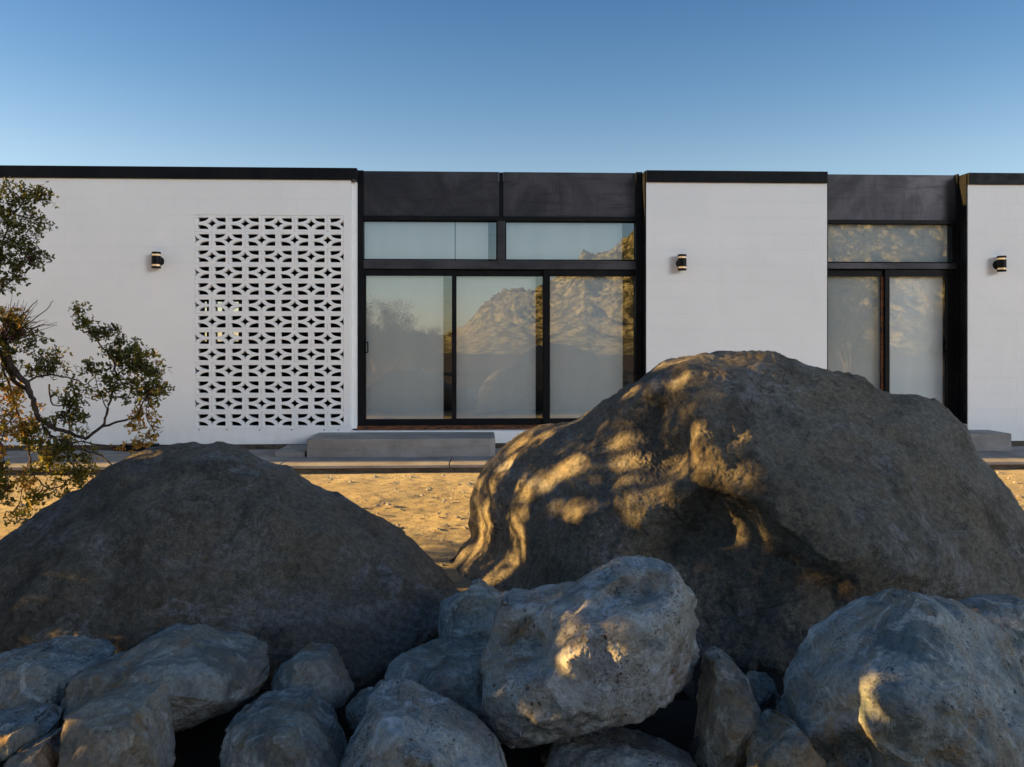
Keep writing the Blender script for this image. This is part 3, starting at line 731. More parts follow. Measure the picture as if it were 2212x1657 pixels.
o = rock('boulder', [p[:2] for p in big], (1500,1140), depth_ctrl(big, big_in, 55, .16), BOULDER_R, 640, 230, .4,
     [(.9,.03,2,.5,False),(14,.035,0,0,'cut'),(.5,.03,1,0,'chip'),(2.2,.018,3,.5,True),(.18,.06,2,0,'chip'),(6,.012,4,.6,False),(22,.006,4,.65,True)], 2, 4)
tag(o, 'huge brown boulder on the right with dappled golden light on its left flank', 'boulder')
lef = [(-160,1330,3.9),(-140,1240,4.15),(-70,1195,4.3),(0,1164,4.4),(14,1154,4.42),(94,1107,4.5),(187,1060,4.55),(244,1016,4.6),(290,990,4.6),(337,976,4.6),(422,969,4.6),(469,970,4.6),(506,976,4.6),(562,997,4.62),(623,1021,4.65),(703,1063,4.68),(773,1100,4.7),(843,1138,4.72),(904,1175,4.72),(961,1227,4.7),(989,1274,4.62),(994,1290,4.5),(985,1325,4.25),(950,1390,3.85),(900,1445,3.58),(830,1490,3.4),(760,1515,3.3),(700,1512,3.3),(600,1490,3.38),(450,1470,3.45),(300,1450,3.5),(100,1435,3.58),(-60,1405,3.7)]
lef_in = [(440,1010,4.38),(440,1100,4.08),(300,1100,4.08),(150,1180,3.98),(450,1200,3.8),(600,1100,4.12),(700,1150,4.08),(620,1250,3.76),(450,1320,3.56),(760,1250,3.84),(850,1250,4.05),(700,1380,3.5),(250,1300,3.66),(80,1300,3.72),(850,1350,3.8),(920,1300,4.15),(480,1130,3.98),(500,1160,3.94)]
lef = [(x, y, z-.35*max(0, min(1, (z-3.7)/.5))) for x, y, z in lef]; lef_in = [(x, y, z-.3*max(0, min(1, (z-3.7)/.5))) for x, y, z in lef_in]
o = rock('boulder', [p[:2] for p in lef], (450,1230), depth_ctrl(lef, lef_in, 60, .14), BOULDER_L, 560, 190, .35,
     [(.8,.05,2,.5,False),(12,.02,0,0,'cut'),(.5,.03,1,0,'chip'),(2.2,.03,3,.5,True),(.2,.05,2,0,'chip'),(7,.012,4,.6,False),(26,.005,4,.65,True)], 2, 9)
tag(o, 'large grey-brown shaded boulder below the breeze-block screen, sloping down to the sandy gap', 'boulder')

PIT = (.13,.065,.03)
PALE = [m_pale('pale_limestone', (.66,.63,.56), (.30,.29,.275), (.38,.28,.165), PIT, .9, 1.0, .5),
        m_pale('grey_limestone', (.47,.45,.40), (.17,.165,.15), (.37,.29,.18), PIT, .4, 4.2, .55),
        m_pale('warm_limestone', (.52,.46,.375), (.20,.17,.145), (.43,.30,.16), PIT, .5, 8.6, .7),
        m_pale('blue_limestone', (.52,.52,.485), (.18,.21,.21), (.44,.32,.18), (.03,.055,.08), .85, 12.3, .6)]
def facet_depth(Y0, T, lean, nf, seed, ctrl=None, ctrl_w=1., sharp=60., edge=(18, .05)):
    rg = np.random.default_rng(seed)
    def f(q, s, bound):
        c = q[0]; lo = bound.min(0); hi = bound.max(0); m_px = Y0/FPX
        ang = np.arctan2(bound[:,1]-c[1], bound[:,0]-c[0]); o_ = np.argsort(ang); aa = ang[o_]; rr_ = np.linalg.norm(bound-c, axis=1)[o_]
        aa = np.concatenate([aa-2*np.pi, aa, aa+2*np.pi]); rr_ = np.tile(rr_, 3)
        def dome(p):
            v = p-c; r = np.linalg.norm(v, axis=1); R_ = np.interp(np.arctan2(v[:,1], v[:,0]), aa, rr_)
            return -T*np.sqrt(np.clip(1-(np.clip(r/R_, 0, 1)**2)*.96, 0, 1))
        th = (np.arange(nf)+rg.uniform(-.35,.35,nf))/nf*2*np.pi*2.0; rad = np.where(np.arange(nf) % 2 == 0, rg.uniform(.62,.92,nf), rg.uniform(.2,.55,nf))
        R_ = np.interp((th+np.pi) % (2*np.pi)-np.pi, aa, rr_); sites = c + (rad*R_)[:,None]*np.stack([np.cos(th), np.sin(th)], 1)
        h = 2.; g = np.stack([(dome(sites+[h,0])-dome(sites-[h,0]))/(2*h), (dome(sites+[0,h])-dome(sites-[0,h]))/(2*h)], 1)
        g += rg.normal(0, .42, g.shape)*m_px; d0 = dome(sites) + rg.uniform(-.06,.20,nf)*T
        pl = d0[None] + ((q[:,None]-sites[None])*g[None]).sum(2)
        mx = pl.max(1, keepdims=True); sm_ = (np.log(np.exp((pl-mx)*sharp/T*.25).sum(1))/(sharp/T*.25) + mx[:,0])
        base = np.minimum(sm_, .12*T) + Y0
        base = base + lean*(hi[1]-q[:,1])/(hi[1]-lo[1])
        if ctrl:
            C = np.array(ctrl, float); ring = bound[::max(1, len(bound)//24)]
            cc = np.concatenate([C[:,:2], ring]); vv = np.concatenate([C[:,2], np.zeros(len(ring))])
            base = base*1 + tps(cc, vv, q, 'r')*ctrl_w
        return base + edge_push(q, bound, edge[0], edge[1])
    return f
PN = 'pale rocks piled in front of the boulders'
DISP = [(3.5,.02,2,.5,False),(18,-.095,0,0,'cut'),(.07,.09,2,0,'chip'),(9,.009,3,.55,True),(24,.006,4,.6,False),(60,.0018,3,.6,True)]
def pale(sil, Y0, T, lean, mat, label, seed, nf=8, ctrl=None, centre=None, NA=300, NR=90, edge=(12,.03), disp=DISP, sharp=240.):
    s = np.array(sil, float); c = centre or tuple(s.mean(0))
    o = rock('rock', sil, c, facet_depth(Y0, T, lean, nf, seed, ctrl, 1., sharp, edge), PALE[mat], NA, NR, T*1.3, disp, 1, seed)
    tag(o, label, 'rock', PN); return o
pale([(-80,1450),(0,1419),(70,1398),(89,1405),(122,1400),(155,1412),(206,1414),(220,1433),(215,1470),(200,1520),(150,1560),(94,1566),(47,1570),(0,1565),(-60,1540)], 3.0, .26, .22, 3, 'blue-grey pitted rock with a knobbly top at the left edge, under the left boulder', 31)
pale([(234,1438),(290,1396),(328,1384),(398,1386),(445,1403),(516,1414),(558,1428),(569,1457),(569,1494),(553,1520),(546,1534),(516,1550),(469,1578),(422,1592),(347,1612),(281,1625),(141,1625),(89,1590),(94,1546),(112,1499),(141,1471),(187,1454)], 2.80, .34, .30, 1,
     'wide angular grey-green rock, largest in the left pile, with tan left corner', 32, 12, [(270,1440,.02),(300,1480,-.03),(330,1560,-.06),(480,1440,.02)])
pale([(98,1578),(131,1555),(187,1527),(258,1517),(305,1520),(328,1541),(335,1597),(342,1660),(345,1725),(230,1735),(112,1725),(103,1657),(101,1621)], 2.35, .26, .22, 2,
     'tan rock with sunlit lumpy front in the bottom left corner pile', 33, 13, [(190,1600,-.03),(230,1640,-.03),(150,1640,.02)])
pale([(-70,1570),(0,1560),(84,1555),(98,1580),(95,1610),(47,1640),(0,1655),(-60,1650)], 2.62, .18, .12, 3, 'dark bluish rock at the left frame edge, wedged under the pitted one', 34, 7, NA=180, NR=50)
pale([(-30,1730),(0,1660),(30,1632),(70,1612),(108,1590),(118,1657),(110,1735)], 2.42, .16, .12, 1, 'small dim rock in the very bottom left corner', 35, 7, NA=180, NR=50)
pale([(642,1417),(675,1411),(712,1416),(724,1447),(740,1485),(755,1513),(736,1541),(703,1555),(656,1548),(590,1540),(572,1520),(572,1490),(577,1471),(609,1447)], 2.98, .24, .16, 1,
     'small blocky grey-green rock with flat facets right of the wide angular one', 36, 11, sharp=110.)
pale([(457,1644),(459,1616),(483,1574),(530,1541),(586,1533),(656,1536),(689,1564),(708,1588),(722,1621),(745,1657),(750,1730),(600,1745),(475,1730)], 2.5, .28, .24, 1,
     'rounded grey rock at the bottom edge below the small blocky one', 37, 12)
pale([(733,1552),(766,1523),(795,1506),(825,1520),(840,1560),(800,1595),(754,1590)], 2.86, .14, .10, 1, 'small grey rock tucked behind the white rock with the sunlit tip', 38, 6, NA=180, NR=50)
pale([(791,1510),(816,1496),(837,1503),(858,1501),(891,1519),(941,1548),(991,1573),(1037,1602),(1066,1627),(1091,1657),(1110,1740),(900,1760),(730,1740),(741,1640),(770,1594),(791,1552)], 2.42, .28, .26, 0,
     'white rock with a sunlit pointed tip, brown left face and bright right face', 39, 6, [(856,1530,-.05),(865,1600,-.10),(870,1680,-.13),(800,1640,.05),(980,1640,.02)], (880,1630), sharp=120.)
pale([(829,1456),(858,1439),(908,1419),(983,1402),(1054,1394),(1115,1402),(1130,1480),(1115,1580),(1066,1610),(1000,1610),(930,1590),(860,1560),(825,1520),(822,1485)], 2.92, .30, .34, 1,
     'flat layered grey-green rock lying behind the white rock with the sunlit tip', 40, 12, disp=[(3.5,.02,2,.5,False),(16,-.09,0,0,'cut'),(7,.014,3,.55,True),(.06,.1,2,0,'chip'),(24,.005,4,.6,False),(60,.002,3,.6,True)])
pale([(937,1373),(945,1319),(983,1302),(1008,1287),(1016,1269),(1037,1262),(1058,1277),(1091,1296),(1120,1330),(1110,1400),(1040,1412),(983,1410),(949,1404)], 3.5, .26, .16, 3,
     'blue-grey rock with a small knob in the gap between the two boulders', 41, 9, centre=(1025,1345))
pale([(1085,1304),(1129,1302),(1170,1289),(1220,1283),(1266,1285),(1308,1256),(1358,1229),(1391,1221),(1433,1224),(1462,1235),(1483,1264),(1504,1289),(1510,1319),(1518,1373),(1518,1419),(1495,1464),(1470,1489),(1420,1531),(1379,1556),(1274,1589),(1212,1606),(1149,1616),(1108,1619),(1074,1608),(1050,1573),(1041,1527),(1045,1464),(1041,1427),(1058,1381),(1066,1339)], 2.72, .34, .16, 0,
     'big whitish rock in the centre, pitted with rust-brown holes and lit by a golden patch', 42, 10,
     [(1165,1380,.10),(1190,1440,.09),(1140,1410,.07),(1225,1385,-.02),(1222,1430,-.03),(1300,1400,.0),(1110,1340,-.03),(1200,1325,-.05),(1350,1320,-.06),(1200,1480,.0),(1180,1500,-.05),(1120,1530,-.05),(1240,1540,-.02),(1400,1270,.10),(1330,1280,.12),(1240,1300,.05),(1080,1440,-.04)], (1280,1420), 520, 170, (18,.05), [(3.5,.02,2,.5,False),(10,-.06,0,0,'cut'),(.08,.09,2,0,'chip'),(9,.009,3,.55,True),(24,.006,4,.6,False),(60,.0018,3,.6,True)])
pale([(1183,1652),(1199,1614),(1233,1602),(1316,1606),(1399,1623),(1462,1639),(1504,1657),(1540,1740),(1350,1760),(1150,1740)], 2.46, .22, .30, 0,
     'flat-topped pitted pale rock cut by the bottom edge under the central white rock', 43, 11)
pale([(1538,1431),(1562,1414),(1586,1428),(1614,1459),(1635,1483),(1660,1504),(1663,1543),(1649,1588),(1628,1623),(1614,1657),(1590,1700),(1510,1690),(1524,1640),(1524,1588),(1534,1501)], 2.66, .22, .16, 2,
     'upright tapering brownish rock right of the central white rock', 44, 12)
pale([(1646,1468),(1670,1469),(1688,1487),(1695,1518),(1686,1550),(1663,1580),(1630,1570),(1620,1510)], 2.98, .15, .1, 1, 'small dark rounded rock peeping out behind the upright tapering one', 45, 6, NA=180, NR=50)
pale([(1956,1291),(1984,1291),(2005,1302),(2051,1302),(2086,1312),(2131,1337),(2180,1365),(2214,1389),(2262,1430),(2300,1550),(2290,1740),(2000,1770),(1760,1740),(1745,1657),(1730,1600),(1722,1553),(1718,1529),(1726,1498),(1750,1458),(1764,1424),(1786,1388),(1816,1360),(1865,1335),(1898,1312)], 2.5, .34, .36, 3,
     'massive blue-green speckled rock in the lower right corner with a glowing orange notch', 46, 8,
     [(1800,1460,-.04),(1850,1455,-.05),(1872,1500,-.10),(1902,1560,-.13),(1955,1645,-.14),(1832,1535,.07),(1855,1620,.09),(1960,1400,-.03),(2100,1520,-.02)], (2000,1530), 520, 170, (22,.05), [(3.5,.02,2,.5,False),(8,-.075,0,0,'cut'),(.12,.10,2,0,'chip'),(8,.012,3,.55,True),(24,.006,4,.6,False),(60,.0018,3,.6,True)], sharp=90.)
pale([(1648,1623),(1667,1592),(1709,1565),(1737,1581),(1760,1616),(1790,1657),(1790,1735),(1640,1735),(1642,1657)], 2.4, .2, .16, 2, 'dull brownish rock at the bottom edge against the massive speckled rock', 47, 7, NA=220, NR=60)
pale([(1691,1553),(1719,1522),(1744,1504),(1775,1530),(1780,1590),(1740,1610),(1700,1590)], 2.72, .14, .1, 1, 'small grey rock wedged left of the massive speckled rock', 48, 6, NA=180, NR=50)
pale([(2095,1345),(2110,1323),(2138,1305),(2173,1300),(2215,1302),(2265,1312),(2280,1380),(2260,1430),(2180,1420),(2120,1390)], 3.35, .22, .14, 3, 'shaded bluish rock at the right edge behind the massive speckled one', 49, 7, NA=200, NR=60)
# rubble in the gaps under the pile, coloured dark for their shade: countless small stones, one object
rb = MB(); rr = random.Random(5)
for i in range(240):
    x, y = rr.uniform(-2.2, 2.4), rr.uniform(2.35, 4.2); r0 = rr.uniform(.015,.06); z = r0*.3
    a = [Vector((rr.gauss(0,1), rr.gauss(0,1), rr.gauss(0,1))).normalized() for _ in range(9)]
    bmr = bmesh.new(); [bmr.verts.new(Vector((x,y,z)) + v*r0*rr.uniform(.7,1.2)) for v in a]
    bmesh.ops.convex_hull(bmr, input=list(bmr.verts)); bmr.verts.ensure_lookup_table()
    vs = [v for v in bmr.verts if v.link_faces]; ix = {v: k for k, v in enumerate(vs)}
    rb.add([v.co[:] for v in vs], [[ix[v] for v in f.verts] for f in bmr.faces]); bmr.free()
tag(rb.build('rubble', FOOT), 'small rubble darkened to stand for gap shade, on the soil between the pale rocks', 'rubble', kind='stuff')
# gravel scattered over the sandy yard
gv = MB(); rr = random.Random(6)
for i in range(2600):
    x, y = rr.uniform(-5.5, 6.5), 8.7 - 3.6*rr.random()**1.1; r0 = rr.choice([.006,.008,.01,.012,.014,.02,.028])*rr.uniform(.7,1.2)
    vs = [Vector((x,y,r0*.25)) + Vector((math.cos(q)*r0*rr.uniform(.7,1.2), math.sin(q)*r0*rr.uniform(.7,1.2), 0)) for q in (0,1.3,2.5,3.8,5.1)]
    top = Vector((x,y,r0*.95)); gv.add(vs+[top], [(k,(k+1)%5,5) for k in range(5)])
tag(gv.build('gravel', CONC), 'fine gravel scattered over the raked sand', 'gravel', kind='stuff')

# ------------------------------------------------------------------ openings cut into the foliage so low sun lands on chosen spots
ELEV, PHI = R(12.5), R(3.9)
sun_dir = Vector((-math.cos(PHI)*math.cos(ELEV), math.sin(PHI)*math.cos(ELEV), math.sin(ELEV)))
GAPS = [(x_*.3302+950.5, y_*.3302+748.8, r_) for x_, y_, r_ in [(650,590,.05),(790,650,.06),(830,780,.07),(880,800,.05),(1190,620,.05),(1240,740,.06),(1200,890,.04),(520,650,.06),(420,760,.06),(380,870,.06),(680,880,.06),(560,960,.06),(440,970,.05),(330,1150,.07),(300,1200,.08),(500,1080,.06),(490,1170,.07),(350,1270,.08),(250,1310,.08),(130,1380,.07),(80,1430,.06),(850,1060,.06),(920,1070,.05),(760,1060,.05),(1410,920,.05),(1360,1000,.06),(1480,1080,.05),(1420,1130,.05),(1690,560,.06),(1660,680,.07),(1580,790,.07),(1700,780,.07),(1800,830,.06),(1880,880,.05),(1250,300,.05),(1570,230,.04),(960,430,.05),(1480,110,.05)]]
GAPS += [(1215,1390,.075),(1235,1415,.06),(1290,1400,.035),(1312,1395,.03),(1075,1455,.035),(1185,1545,.03),(1205,1562,.03),(130,1622,.075),(150,1598,.06),(185,1642,.08),(112,1605,.06),(815,1508,.08),(830,1520,.03),(1790,1455,.055),(1785,1480,.04),(1850,1470,.035),(1862,1500,.06),(1845,1640,.05),(1845,1655,.04),(300,985,.05)]
bpy.context.view_layer.update(); dg_ = bpy.context.evaluated_depsgraph_get()
RAYS = []
for x_, y_, r_ in GAPS:
    o_ = Vector((0,0,CAMH)); d_ = (W(x_, y_, 5.)-o_).normalized()
    hit, hp, *_r = S.ray_cast(dg_, o_, d_)
    if hit: RAYS.append((np.array(hp), r_*(1.12 if y_ < 1240 else 1.)))
RAYS += [(np.array(W(x_, y_, 5.02)), r_) for x_, y_, r_ in ((60,950,.26),(130,1000,.22),(170,985,.16),(60,1060,.2),(30,880,.2),(325,905,.13),(345,830,.14),(300,770,.12),(110,800,.12))]
SD = np.array(sun_dir)
def keep_mask(P):
    k_ = np.ones(len(P), bool)
    for h_, r_ in RAYS:
        v = P - h_; t = v @ SD; k_ &= ~((np.linalg.norm(v - t[:,None]*SD, axis=1) < r_) & (t > .5))
    return k_

# ------------------------------------------------------------------ creosote shrub at left
YS = 5.02
shrub = empty('shrub', W(-230, 1238, YS)); shrub.location.z = 0
tag(shrub, 'straggly creosote shrub with crooked grey stems and green to orange leaves at the left edge', 'shrub')
rs = random.Random(12)
BR = [ # (surveyed polyline, start radius, end radius, depth shift start, end)
 ([(-230,1240),(-215,1080),(-170,900),(-110,770),(-50,715),(4,739),(22,790),(55,827),(71,867),(84,903),(113,922),(153,936),(182,947)], .032,.009, 0,-.05),
 ([(182,947),(219,923),(233,885),(244,845),(252,809),(237,768),(211,739),(190,710),(165,672)], .010,.003, -.05,.05),
 ([(219,923),(255,911),(292,902),(306,878),(321,852),(345,825)], .008,.003, -.05,-.15),
 ([(-60,718),(-10,745),(7,779),(30,820),(62,850),(80,890)], .018,.010, .05,.03),
 ([(55,827),(90,812),(124,812),(164,820),(190,830),(215,800)], .007,.003, 0,.15),
 ([(84,903),(109,940),(146,954),(190,956),(241,964)], .008,.003, 0,-.1),
 ([(146,954),(182,973),(219,984),(248,1009)], .007,.004, -.1,-.2),
 ([(4,779),(22,838),(36,889),(55,943),(66,991),(73,1027),(95,1049),(112,1056),(140,1045),(165,1020)], .008,.003, .05,.1),
 ([(106,830),(109,867),(124,878),(182,871)], .006,.003, .1,.1),
 ([(252,809),(280,790),(310,790)], .005,.002, 0,.05), ([(233,885),(215,850),(200,800)], .004,.002, 0,.1),
 ([(-50,715),(-20,640),(0,560),(20,480),(60,420)], .012,.003, 0,.1), ([(-20,640),(20,610),(60,560),(90,565)], .006,.002, 0,-.1), ([(0,560),(-20,480),(-10,410)], .007,.003, 0,.15),
 ([(4,739),(30,700),(60,670),(82,648)], .006,.002, -.05,-.1), ([(12,735),(60,700),(100,665),(116,650)], .005,.0015, -.05,-.1), ([(12,740),(60,712),(95,702),(120,703)], .004,.0015, -.05,-.1), ([(4,739),(20,690),(34,655)], .005,.002, -.05,-.1),
 ([(66,991),(50,1040),(40,1090)], .004,.002, .1,.2), ([(36,889),(10,930),(5,980),(20,1050)], .005,.002, 0,-.1), ([(109,940),(100,980),(110,1020)], .004,.002, 0,.1),
 ([(321,852),(318,890),(325,930),(312,950)], .003,.0015, -.1,-.1), ([(153,936),(150,905),(140,860)], .004,.002, 0,.1), ([(113,922),(140,890),(170,880)], .004,.002, 0,-.1),
 ([(-215,1080),(-300,900),(-360,760),(-380,600)], .03,.006, 0,.1), ([(-170,900),(-260,760),(-220,600),(-240,450)], .02,.005, 0,-.2), ([(-110,770),(-120,640),(-90,520),(-60,430)], .016,.004, 0,.2),
 ([(-220,1150),(-140,1050),(-80,1020),(-30,1060)], .015,.004, 0,.1), ([(-170,900),(-100,880),(-40,900),(0,960)], .012,.003, 0,-.1),
]
bb = MB(); nodes = []
def smooth_poly(P, n=4):
    out = []
    for i in range(len(P)-1):
        p0 = P[max(i-1,0)]; p1 = P[i]; p2 = P[i+1]; p3 = P[min(i+2,len(P)-1)]
        for k in range(n):
            t = k/n; out.append(.5*((2*p1)+(p2-p0)*t+(2*p0-5*p1+4*p2-p3)*t*t+(3*p1-p0-3*p2+p3)*t**3))
    return out + [P[-1]]
for pl, r0, r1, s0, s1 in BR:
    n = len(pl); P = [W(x, y, YS+s0+(s1-s0)*i/(n-1)) for i, (x,y) in enumerate(pl)]
    P = smooth_poly(P); P = [p + Vector((rs.gauss(0,.003), rs.gauss(0,.006), rs.gauss(0,.003))) for p in P]; m = len(P)
    bb.tube(P, [r0+(r1-r0)*(i/(m-1))**.7 for i in range(m)], 7); nodes += P
bb.build('branch', BARK, shrub, smooth=True)
# (centre x, y, radius x, y, kind)  0 dark green, 1 mixed, 2 orange, sun put into the colour
BL = [(18,415,70,26,0),(66,406,32,14,0),(15,470,62,32,0),(58,500,40,30,0),(5,540,50,38,0),(72,555,32,26,0),(92,572,14,12,0),(30,590,34,26,0),(2,622,26,22,0),
 (22,705,34,30,0),(58,738,46,30,0),(14,775,28,36,0),(98,765,28,30,0),(112,795,20,22,0),(70,790,34,20,0),(50,690,30,22,2),
 (162,668,11,14,1),(176,690,20,18,1),(200,708,28,20,0),(228,724,34,22,0),(262,742,40,24,0),(296,758,36,24,1),(312,786,34,24,0),(262,782,38,26,0),(302,816,44,20,1),(345,806,24,18,1),(352,838,22,18,1),(198,790,26,15,0),(178,800,14,10,0),(240,822,30,20,0),(282,846,30,16,0),(322,838,34,18,1),(232,850,18,14,0),
 (312,884,16,18,2),(330,906,18,16,2),(318,930,20,14,2),(336,944,14,10,2),(352,924,9,6,0),(300,950,20,9,2),(345,870,16,12,1),
 (138,850,26,22,0),(166,872,28,22,0),(150,900,26,18,0),(190,848,22,12,1),(185,895,20,15,0),(170,925,22,12,1),
 (18,850,30,36,2),(40,900,32,36,2),(16,945,28,32,2),(58,950,34,32,1),(98,912,22,18,1),(108,965,40,26,1),(150,975,34,22,1),(172,1008,32,20,1),(92,1012,36,22,1),(140,1040,32,18,1),(56,1052,28,18,2),(18,1072,28,22,1),(78,1080,26,13,1),(40,1110,32,11,1),(20,1125,20,7,1),(130,1075,22,13,1),(170,1040,18,14,1),(196,985,16,14,1),(285,963,20,8,2),
 (-60,450,60,50,0),(-90,560,60,60,0),(-60,640,50,40,0),(-140,500,60,60,0),(-240,470,70,60,0),(-240,600,60,60,0),(-370,620,70,70,0),(-330,760,70,70,0),(-60,830,50,50,1),(-60,930,50,50,1),(-30,1020,50,50,1),(-120,1010,60,40,1),(-150,820,50,50,1),(-260,850,60,60,1),(-100,700,40,30,0)]
def leafmesh(blobs, want):
    V = []; F = []; tw = MB()
    for cx, cy, rx, ry, kd in blobs:
        if kd != want: continue
        c = W(cx, cy, YS); sc = YS/FPX; dep = (rx+ry)*.5*sc*1.3
        near = min(nodes, key=lambda p: (p-c).length); c.y = c.y*.45 + near.y*.55
        n = int(math.pi*rx*ry/ ((17 if kd == 0 else 14) if cx > -10 else 34))
        tips = []
        for t in range(max(4, n//14)):
            a = rs.uniform(0, 6.283); q = math.sqrt(rs.random())
            tip = c + Vector((math.cos(a)*rx*sc*q, rs.gauss(0,.4)*dep, math.sin(a)*ry*sc*q))
            nb = min(nodes, key=lambda p: (p-tip).length); mid = (tip*.5+nb*.5) + Vector((rs.gauss(0,.012), rs.gauss(0,.02), rs.gauss(0,.012)))
            if (tip-nb).length < .45: tw.tube([nb, mid, tip], [.0022,.0016,.0010], 4)
            tips.append((nb, mid, tip))
        for i in range(n):
            nb, mid, tip = rs.choice(tips); t = rs.random()**.6
            base = (mid.lerp(tip, t)) + Vector((rs.gauss(0,.020), rs.gauss(0,.024), rs.gauss(0,.018)))
            d = Vector((rs.gauss(0,1), rs.gauss(0,1), rs.gauss(.35,.8))).normalized()
            s = d.cross(Vector((rs.gauss(0,1), rs.gauss(0,1), rs.gauss(0,1)))).normalized()
            L = rs.uniform(.014,.027)*(1.0 if cx > -10 else 1.6); w = L*rs.uniform(.26,.4); nrm = d.cross(s)*L*.12
            for sg in (1,-1):
                d2 = (d*.75 + s*sg*.65).normalized(); s2 = (s*sg*.75 - d*.65).normalized(); b0 = len(V)
                V += [base, base+d2*L*.45+s2*w+nrm, base+d2*L, base+d2*L*.45-s2*w+nrm]; F.append((b0,b0+1,b0+2,b0+3))
    return V, F, tw
twigs = MB()
for kd, mt in ((0,LEAFD),(1,LEAF),(2,LEAFO)):
    V, F, tw = leafmesh(BL, kd)
    Va = np.array([v[:] for v in V]); km = keep_mask(Va.reshape(-1,4,3).mean(1)) | (Va.reshape(-1,4,3)[:,:,0].max(1) > -2.95)
    F = [f for f, q in zip(F, km) if q]
    me = bpy.data.meshes.new('foliage'); me.from_pydata(Va.tolist(), [], F)
    o = link('foliage', me, mt, shrub); tag(o, ('dark green foliage','yellow green foliage, sun warmth put into its colour','orange foliage, low sun put into its colour')[kd])
    twigs.add(tw.v, tw.f)
for i in range(70):   # red-brown brush of bare twigs
    a = W(rs.uniform(0,40), rs.uniform(712,745), YS-.05); q = rs.uniform(-.5,1.5); L = rs.uniform(.10,.24)
    e = a + Vector((math.sin(q)*L, rs.gauss(0,.06), math.cos(q)*L)); twigs.tube([a, a.lerp(e,.5)+Vector((rs.gauss(0,.01),0,rs.gauss(0,.01))), e], [.0025,.002,.001], 4)
twigs.build('twig', BARKR, shrub)

# ------------------------------------------------------------------ desert trees outside the frame (mirrored in the glass, shading the rocks; tall side rows added as light blockers)
def make_tree(seed, h, rad, nleaf, zlo, leaf=.05):
    r_ = random.Random(seed); root = empty('desert_tree', (0,0,0)); b = MB(); ends = []
    for k in range(4):
        a = k*1.57+r_.uniform(-.5,.5); p = Vector((r_.gauss(0,.05), r_.gauss(0,.05), 0)); P = [p]
        for i in range(1,7):
            t = i/6; P.append(Vector((math.cos(a)*rad*.55*t**1.3, math.sin(a)*rad*.55*t**1.3, h*.78*t)) + Vector((r_.gauss(0,.06), r_.gauss(0,.06), 0)))
        b.tube(P, [.07*h/3*(1-i/6)+.012 for i in range(7)], 7)
        for q in range(9):
            s = P[r_.randint(2,6)]; e = s + Vector((r_.gauss(0,.4)*rad, r_.gauss(0,.4)*rad, r_.uniform(-.1,.30)*h)); b.tube([s, s.lerp(e,.5)+Vector((0,0,.05)), e], [.02,.012,.005], 5); ends += [e, s.lerp(e,.6)]
    b.build('trunk', BARK, root, smooth=True)
    V = []; F = []
    cl = [(e, r_.uniform(.18,.34)*rad) for e in ends]
    while len(F) < nleaf:
        c, cr = r_.choice(cl); p = c + Vector((r_.gauss(0,1), r_.gauss(0,1), r_.gauss(0,.8)))*cr*.55
        if p.z < zlo: continue
        d = Vector((r_.gauss(0,1), r_.gauss(0,1), r_.gauss(0,1))).normalized(); s = d.orthogonal().normalized(); L = leaf*r_.uniform(.6,1.3); i0 = len(V)
        V += [p, p+d*L*.5+s*L*.28, p+d*L, p+d*L*.5-s*L*.28]; F.append((i0,i0+1,i0+2,i0+3))
    me = bpy.data.meshes.new('crown'); me.from_pydata([v[:] for v in V], [], F); link('crown', me, TREELEAF, root)
    return root
def copy_tree(o, loc, rz, sc):
    c = o.copy(); COL.objects.link(c)
    for ch in o.children:
        d = ch.copy(); COL.objects.link(d); d.parent = c
    c.location = loc; c.rotation_euler.z = rz; c.scale = (sc,)*3
    return c
low = make_tree(3, 3.0, 1.3, 15000, .05, .06)
left_trees = [low]
low.location = (-5.2, 2.6, 0)
for i, (x, y, rz, sc) in enumerate([(-5.9,1.2,2.1,1.0),(-6.5,3.3,4.0,1.0),(-7.6,2.3,1.2,1.1),(-8.8,3.2,3.3,1.1),(-9.6,1.7,.7,1.15),(-4.35,3.75,5.2,.72),(-4.5,1.9,3.6,.8),(-4.9,4.25,.9,.75),(-5.8,4.85,2.6,.95),(-7.6,5.0,4.6,1.0)]):
    left_trees.append(copy_tree(low, (x, y, 0), rz, sc))
full_crown = [c for c in low.children if c.name.startswith('crown')][0].data
for t_ in left_trees:       # leaves removed from each crown along the sun rays, to place sun patches
    tag(t_, 'leafy desert tree at the left beside the rocks, outside the frame', 'tree', 'desert trees left of the rocks')
    cr = [c for c in t_.children if c.data == full_crown][0]
    n_ = len(full_crown.vertices); co_ = np.empty(n_*3); full_crown.vertices.foreach_get('co', co_); co_ = co_.reshape(-1,3)
    ca, sa = math.cos(t_.rotation_euler.z), math.sin(t_.rotation_euler.z)
    wc = np.stack([co_[:,0]*ca-co_[:,1]*sa, co_[:,0]*sa+co_[:,1]*ca, co_[:,2]], 1)*t_.scale[0] + np.array(t_.location)
    km = np.repeat(keep_mask(wc.reshape(-1,4,3).mean(1)), 4); cc = co_[km]
    me = bpy.data.meshes.new('crown'); me.from_pydata(cc.tolist(), [], np.arange(len(cc)).reshape(-1,4).tolist()); me.materials.append(TREELEAF)
    cr.data = me
spare = low
def copy_low(loc, rz, sc):
    c_ = copy_tree(low, loc, rz, sc)
    for ch in c_.children:
        if ch.name.startswith('crown'): ch.data = full_crown
    return c_
c = copy_low((-4.4, -13.5, 0), .4, .95); tag(c, 'lone desert tree mirrored in the left door pane, behind the viewer', 'tree', 'desert trees mirrored in the glass')
